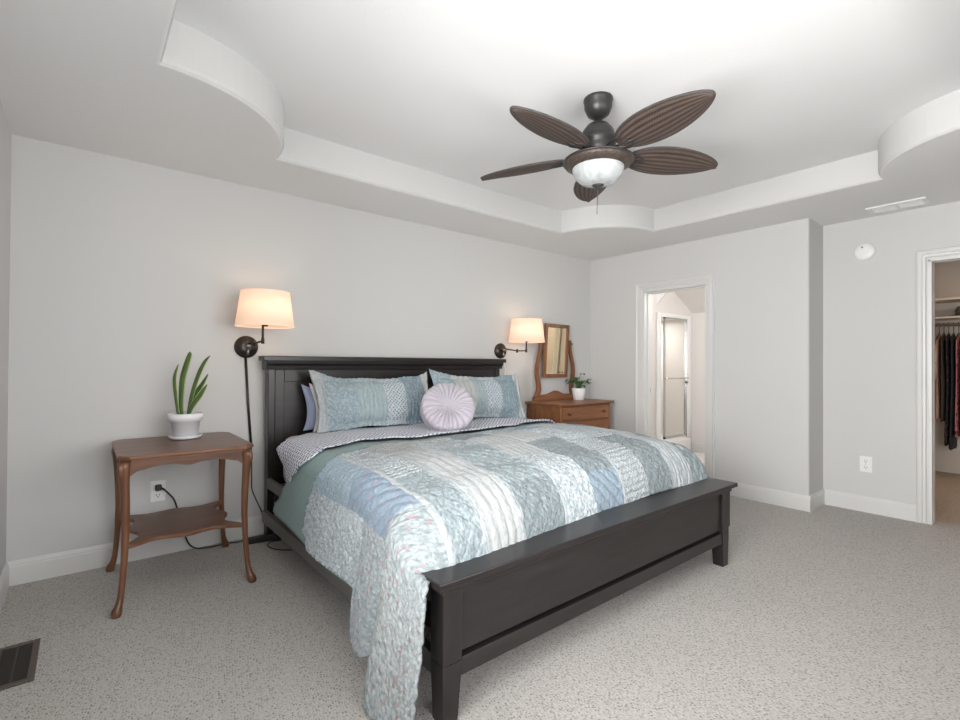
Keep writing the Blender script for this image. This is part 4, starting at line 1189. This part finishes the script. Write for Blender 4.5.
for lx, ly, sx_, sy_ in legs:
    b = BM()
    d = Vector((sx_, sy_, 0))*0.707
    prof = [(0.725, 0.004, 0.026), (0.70, 0.006, 0.026), (0.66, 0.006, 0.023), (0.60, 0.002, 0.020), (0.50, -0.004, 0.0185), (0.38, -0.006, 0.0165), (0.25, 0.000, 0.0145), (0.14, 0.010, 0.0135), (0.075, 0.020, 0.014), (0.045, 0.030, 0.017), (0.022, 0.040, 0.022), (0.006, 0.045, 0.021), (0.0, 0.045, 0.017)]
    b.tube([Vector((lx, ly, z)) + d*o_ for z, o_, r_ in prof], [r_ for z, o_, r_ in prof], 14)
    lg = obj('leg', b, TBL['Z'], tb)
    b = BM(); b.tube([Vector((lx, ly, z)) + d*o_ for z, o_ in ((0.722, 0.018), (0.705, 0.025), (0.68, 0.024), (0.655, 0.017), (0.64, 0.012))], [0.008, 0.014, 0.015, 0.011, 0.004], 12)
    obj('knee_carving', b, TBL['Z'], lg)
# shelf with ogee edges
pts = []
sx0_, sx1_, sy0_, sy1_ = ax0+0.0, ax1-0.0, ay0+0.0, ay1-0.0
def ogee(p0, p1, nrm, n=20):
    out_ = []
    for k in range(n):
        f = k/n; s = abs(2*f-1)
        d = 0.075*smoothstep(0.0, 0.55, 1-s) - 0.045*math.exp(-((f-0.5)/0.13)**2)
        out_.append((p0[0]+(p1[0]-p0[0])*f+nrm[0]*d, p0[1]+(p1[1]-p0[1])*f+nrm[1]*d))
    return out_
pts += ogee((sx0_, sy0_), (sx1_, sy0_), (0, 0.8)); pts += ogee((sx1_, sy0_), (sx1_, sy1_), (-1, 0)); pts += ogee((sx1_, sy1_), (sx0_, sy1_), (0, -0.6)); pts += ogee((sx0_, sy1_), (sx0_, sy0_), (1, 0))
b = BM(); b.prism(pts, 'Z', 0.300, 0.318, bev=0.003)
obj('lower_shelf', b, TBL['X'], tb)

# pot plant on the table
px, py, pz = 0.787, -0.285, TZ
pl = thing('potted_plant', 'snake plant with upright leaves in a white clay pot on the side table', 'plant', (px, py, pz))
obj('saucer', BM().lathe([(0.060, 0), (0.078, 0.003), (0.090, 0.020), (0.086, 0.022), (0.076, 0.008), (0.0001, 0.007)], (px, py, pz+0.0005), 40), CERAMIC, pl)
obj('pot', BM().lathe([(0.058, 0.008), (0.064, 0.010), (0.076, 0.105), (0.088, 0.106), (0.092, 0.150), (0.084, 0.152), (0.080, 0.110), (0.072, 0.108), (0.0001, 0.107)], (px, py, pz), 40, cap=False), CERAMIC, pl)
obj('soil', BM().lathe([(0.080, 0.118), (0.04, 0.128), (0.0001, 0.130)], (px, py, pz), 24, cap=False), SOIL, pl)
def leafmat(name, c0, c1, edge=None):
    mt, nt, b = newmat(name); v = coords(nt, scale=(1, 1, 0.35))
    f = noise(nt, v, 28, 3)
    nt.links.new(mixc(nt, f, c0, c1), b.inputs['Base Color']); b.inputs['Roughness'].default_value = 0.4
    return mt
SNAKE = leafmat('snake_leaf', (0.028, 0.075, 0.022), (0.13, 0.20, 0.055)); SNAKEDGE = leafmat('snake_leaf_margin', (0.36, 0.40, 0.12), (0.46, 0.50, 0.20))
def strap(base, pts, width, mats):
    """thick strap leaf with pale margins; pts absolute"""
    P = bez(pts, 7); n = len(P); b = BM()
    rows = [[], []]
    side = Vector((r2.x, r2.y, 0))
    for i, p in enumerate(P):
        f = i/(n-1); w = width*(0.55+0.75*f if f < 0.4 else 0.85)*(1-max(0, (f-0.55)/0.45)**2.0) + 0.0008
        t = (P[min(i+1, n-1)]-P[max(i-1, 0)]).normalized()
        nrm = t.cross(side).normalized(); sd = nrm.cross(t).normalized()
        for q_, sg in ((0, 1), (1, -1)):
            rows[q_].append([p+sd*w*s + nrm*(0.25*w*(s*s)) + nrm*sg*0.0018*(1-abs(s)**3) for s in (-1, -0.78, -0.4, 0, 0.4, 0.78, 1)])
    for q_ in (0, 1):
        V, fs = b.grid(rows[q_])
        for k, f in enumerate(fs): f.material_index = 1 if (k % 6) in (0, 5) else 0
    bmesh.ops.remove_doubles(b.b, verts=b.b.verts, dist=0.0003); bmesh.ops.recalc_face_normals(b.b, faces=b.b.faces)
    return b
def LP(dx, dz, dy=0.0): return (px+dx*r2.x*1.0+dy*0.6, py+dx*r2.y+dy*0.8, pz+dz)
leaves = [
    ([LP(-0.022, 0.115), LP(-0.030, 0.20), LP(-0.024, 0.34), LP(0.0, 0.44), LP(0.022, 0.505), LP(0.03, 0.502)], 0.022),
    ([LP(-0.035, 0.115, -0.01), LP(-0.055, 0.25, -0.01), LP(-0.058, 0.36, -0.02), LP(-0.034, 0.445, -0.02)], 0.014),
    ([LP(0.005, 0.115, 0.01), LP(0.025, 0.24, 0.01), LP(0.06, 0.36, 0.01), LP(0.10, 0.45, 0.01), LP(0.138, 0.495, 0.01)], 0.016),
    ([LP(0.0, 0.115, 0.02), LP(0.025, 0.24, 0.03), LP(0.07, 0.315, 0.04), LP(0.107, 0.385, 0.05)], 0.017),
    ([LP(0.015, 0.115, -0.015), LP(0.045, 0.19, -0.02), LP(0.095, 0.26, -0.02), LP(0.138, 0.325, -0.02)], 0.018),
]
for pts, w in leaves: obj('leaf', strap(None, pts, w, None), [SNAKE, SNAKEDGE], pl)

# outlet plug and power cord, power strip, loop of cable under the bed
pc = thing('power_lead', 'black power cord running from the wall plug to the power strip', 'cord', (0.681, -0.02, 0.0))
b = BM(); b.box(0.664, 0.698, -0.045, -0.0105, 0.410, 0.446, 0.006); b.tube([(0.690, -0.038, 0.427), (0.712, -0.05, 0.415)], 0.007, 8)
obj('plug', b, BLACK, pc)
b = BM(); b.tube(bez([(0.708, -0.048, 0.417), (0.735, -0.055, 0.385), (0.765, -0.060, 0.335), (0.80, -0.06, 0.20), (0.835, -0.07, 0.07), (0.88, -0.075, 0.02), (0.95, -0.075, 0.008), (1.06, -0.07, 0.0065), (1.13, -0.09, 0.007), (1.178, -0.1085, 0.018)], 8), 0.0052, 8)
obj('cable', b, BLACK, pc)
ps = thing('power_strip', 'long black power strip on the carpet at the foot of the left bed post', 'power strip', (1.30, -0.17, 0))
b = BM(); M = Matrix.Translation((1.178, -0.115, 0)) @ Matrix.Rotation(math.radians(-9), 4, 'Z')
b.box(0, 0.30, -0.055, -0.021, 0.001, 0.040, 0.004); bmesh.ops.transform(b.b, matrix=M, verts=b.b.verts); obj('strip_body', b, BLACK, ps)
b = BM()
for k in range(5): b.box(0.04+0.045*k, 0.07+0.045*k, -0.050, -0.026, 0.0395, 0.0412, 0.0)
bmesh.ops.transform(b.b, matrix=M, verts=b.b.verts); obj('sockets', b, plain('socket_face', (0.03, 0.03, 0.032), 0.3), ps)
b = BM(); b.tube(bez([(1.36, -0.45, 0.006), (1.30, -0.40, 0.006), (1.262, -0.345, 0.012), (1.255, -0.300, 0.02), (1.285, -0.285, 0.03), (1.34, -0.30, 0.03)], 8), 0.0035, 8)
tag(obj('cable_loop', b, BLACK), 'small loop of black cable peeking out from under the bed rail', 'cable')

# ------------------------------------------------------------------ dresser with swing mirror
DX0, DX1, DY0, DY1, DZ = 3.905, 4.715, -0.475, -0.03, 0.822
dr = thing('dresser', 'small oak dresser with drawers and a swivel mirror, right of the bed', 'dresser', ((DX0+DX1)/2, (DY0+DY1)/2, 0))
b = BM(); b.box(DX0-0.035, DX1+0.035, DY0-0.03, DY1+0.005, DZ-0.022, DZ, 0.007, seg=3)
obj('dresser_top', b, OAK['X'], dr)
b = BM()
for x0, x1 in ((DX0, DX0+0.04), (DX1-0.04, DX1)):
    for y0, y1 in ((DY0, DY0+0.045), (DY1-0.045, DY1)): b.box(x0, x1, y0, y1, 0, DZ-0.0222, 0.003)
b.box(DX0+0.012, DX0+0.03, DY0+0.045, DY1-0.045, 0.14, DZ-0.0222); b.box(DX1-0.03, DX1-0.012, DY0+0.045, DY1-0.045, 0.14, DZ-0.0222)
for x0, x1 in ((DX0+0.003, DX0+0.035), (DX1-0.035, DX1-0.003)):
    b.box(x0, x1, DY0+0.045, DY1-0.045, DZ-0.075, DZ-0.0222, 0.002); b.box(x0, x1, DY0+0.045, DY1-0.045, 0.14, 0.20, 0.002)
b.box(DX0+0.04, DX1-0.04, DY1-0.015, DY1, 0.14, DZ-0.0222)
for z0, z1 in ((DZ-0.034, DZ-0.0222), (0.632, 0.644), (0.402, 0.414), (0.14, 0.18)): b.box(DX0+0.04, DX1-0.04, DY0+0.004, DY0+0.20, z0, z1, 0.001)
obj('carcass', b, OAK['Z'], dr)
for z0, z1 in ((0.647, DZ-0.037), (0.417, 0.629), (0.183, 0.399)):
    b = BM(); b.box(DX0+0.044, DX1-0.044, DY0-0.004, DY0+0.30, z0, z1, 0.003)
    dw = obj('drawer', b, OAK['X'], dr)
    for kx in (DX0+0.13, DX1-0.13):
        b = BM(); b.lathe([(0.010, -0.003), (0.009, -0.014), (0.016, -0.020), (0.019, -0.028), (0.014, -0.035), (0.0001, -0.036)], (kx, DY0, (z0+z1)/2), 18, axis='Y'); obj('knob', b, plain('knob_wood', (0.12, 0.05, 0.022), 0.35), dw)
# mirror harp
MX, MY = 4.285, -0.075
b = BM()
pts = []
hw = 0.335
for k in range(25):
    f = k/24; x = MX-hw+2*hw*f; s = abs(2*f-1)
    z = DZ+0.062+0.040*math.exp(-((f-0.5)/0.13)**2) - 0.020*smoothstep(0.93, 1.0, s)
    pts.append((x, z))
pts += [(MX+hw, DZ+0.0005), (MX-hw, DZ+0.0005)]
b.prism(pts, 'Y', MY-0.015, MY+0.015, bev=0.003)
obj('mirror_base', b, OAK['X'], dr)
for s in (-1, 1):
    cl = [(0.285, 0.06, 0.034), (0.262, 0.12, 0.030), (0.272, 0.20, 0.026), (0.288, 0.28, 0.025), (0.285, 0.37, 0.023), (0.262, 0.46, 0.021), (0.240, 0.54, 0.019), (0.232, 0.62, 0.017), (0.236, 0.655, 0.014)]
    L_, R_ = [], []
    P = bez([(a, z, w) for a, z, w in cl], 5)
    for q_ in P: L_.append((MX+s*(q_[0]-q_[2]), DZ+q_[1])); R_.append((MX+s*(q_[0]+q_[2]), DZ+q_[1]))
    b = BM(); b.prism(L_+R_[::-1], 'Y', MY-0.013, MY+0.013, bev=0.002)
    up_ = obj('mirror_upright', b, OAK['Z'], dr)
    b = BM(); b.tube([(MX+s*0.19, MY, DZ+0.615), (MX+s*0.262, MY, DZ+0.615)], 0.006, 10); b.lathe([(0.0001, 0), (0.012, 0.004), (0.015, 0.012), (0.010, 0.022), (0.0001, 0.025)] if s > 0 else [(0.0001, 0), (0.012, -0.004), (0.015, -0.012), (0.010, -0.022), (0.0001, -0.025)], (MX+s*0.252, MY, DZ+0.615), 14, axis='X')
    obj('pivot_knob', b, plain('knob_wood', (0.12, 0.05, 0.022), 0.35), up_)
Mm = Matrix.Translation((MX+0.01, MY-0.0, 1.355)) @ Matrix.Rotation(math.radians(3.0), 4, 'X')
mw, mh, mf = 0.192, 0.290, 0.040
b = BM()
b.box(-mw, -mw+mf, -0.012, 0.012, -mh, mh, 0.004); b.box(mw-mf, mw, -0.012, 0.012, -mh, mh, 0.004); b.box(-mw+mf, mw-mf, -0.012, 0.012, -mh, -mh+mf, 0.004); b.box(-mw+mf, mw-mf, -0.012, 0.012, mh-mf, mh, 0.004)
bmesh.ops.transform(b.b, matrix=Mm, verts=b.b.verts); mfm = obj('mirror_frame', b, OAK['Z'], dr)
def mirrormat():
    mt, nt, b_ = newmat('mirror_warm_tint'); b_.inputs['Base Color'].default_value = (0.86, 0.72, 0.50, 1); b_.inputs['Metallic'].default_value = 1; b_.inputs['Roughness'].default_value = 0.04  # amber tint in the colour stands in for a warm reflection of the room
    return mt
b = BM(); b.box(-mw+mf-0.003, mw-mf+0.003, -0.003, 0.004, -mh+mf-0.003, mh-mf+0.003)
bmesh.ops.transform(b.b, matrix=Mm, verts=b.b.verts); obj('mirror_glass', b, mirrormat(), mfm)

# plant on the dresser
qx, qy, qz = 4.505, -0.215, DZ
p2 = thing('potted_plant', 'leafy green plant in a small white pot on the oak dresser', 'plant', (qx, qy, qz))
obj('pot', BM().lathe([(0.050, 0.001), (0.056, 0.004), (0.068, 0.085), (0.072, 0.122), (0.071, 0.128), (0.064, 0.126), (0.060, 0.10), (0.0001, 0.10)], (qx, qy, qz), 36), CERAMIC, p2)
obj('soil', BM().lathe([(0.062, 0.112), (0.0001, 0.118)], (qx, qy, qz), 20, cap=False), SOIL, p2)
GRN = [leafmat('dresser_leaf', (0.022, 0.085, 0.026), (0.06, 0.15, 0.05)), leafmat('dresser_leaf_light', (0.06, 0.15, 0.035), (0.14, 0.24, 0.06))]
rg = random.Random(3)
for k in range(30):
    a = 2*PI*k/30*2.4+rg.uniform(-.3, .3); rad = rg.uniform(0.04, 0.135); hz = rg.uniform(0.14, 0.235)
    if k == 0: rad, hz = 0.03, 0.275
    d = Vector((cos(a), sin(a)*0.8, 0))
    c = Vector((qx, qy, qz))
    P0 = c+d*0.012+Vector((0, 0, 0.112)); P1 = c+d*rad*0.45+Vector((0, 0, hz*0.86)); P2 = c+d*rad+Vector((0, 0, hz))
    st = BM(); st.tube(bez([P0, P1, P2], 5), 0.0022, 6)
    tip = P2+d*0.06+Vector((0, 0, rg.uniform(-0.035, 0.012)))
    q_ = Vector((-d.y, d.x, 0)).normalized()
    rows = []
    for i in range(7):
        f = i/6; p = P2.lerp(tip, f)+Vector((0, 0, 0.012*sin(PI*f))); w = 0.027*sin(PI*min(1, 0.08+0.92*f))**0.8+0.0008
        rows.append([p+q_*w*s_+Vector((0, 0, 0.25*w*abs(s_))) for s_ in (-1, -0.5, 0, 0.5, 1)])
    st.grid(rows)
    V, fs = st.grid([[p-Vector((0, 0, 0.0012)) for p in r_] for r_ in rows])
    obj('leaf', st, GRN[1 if k % 5 == 2 else 0], p2)
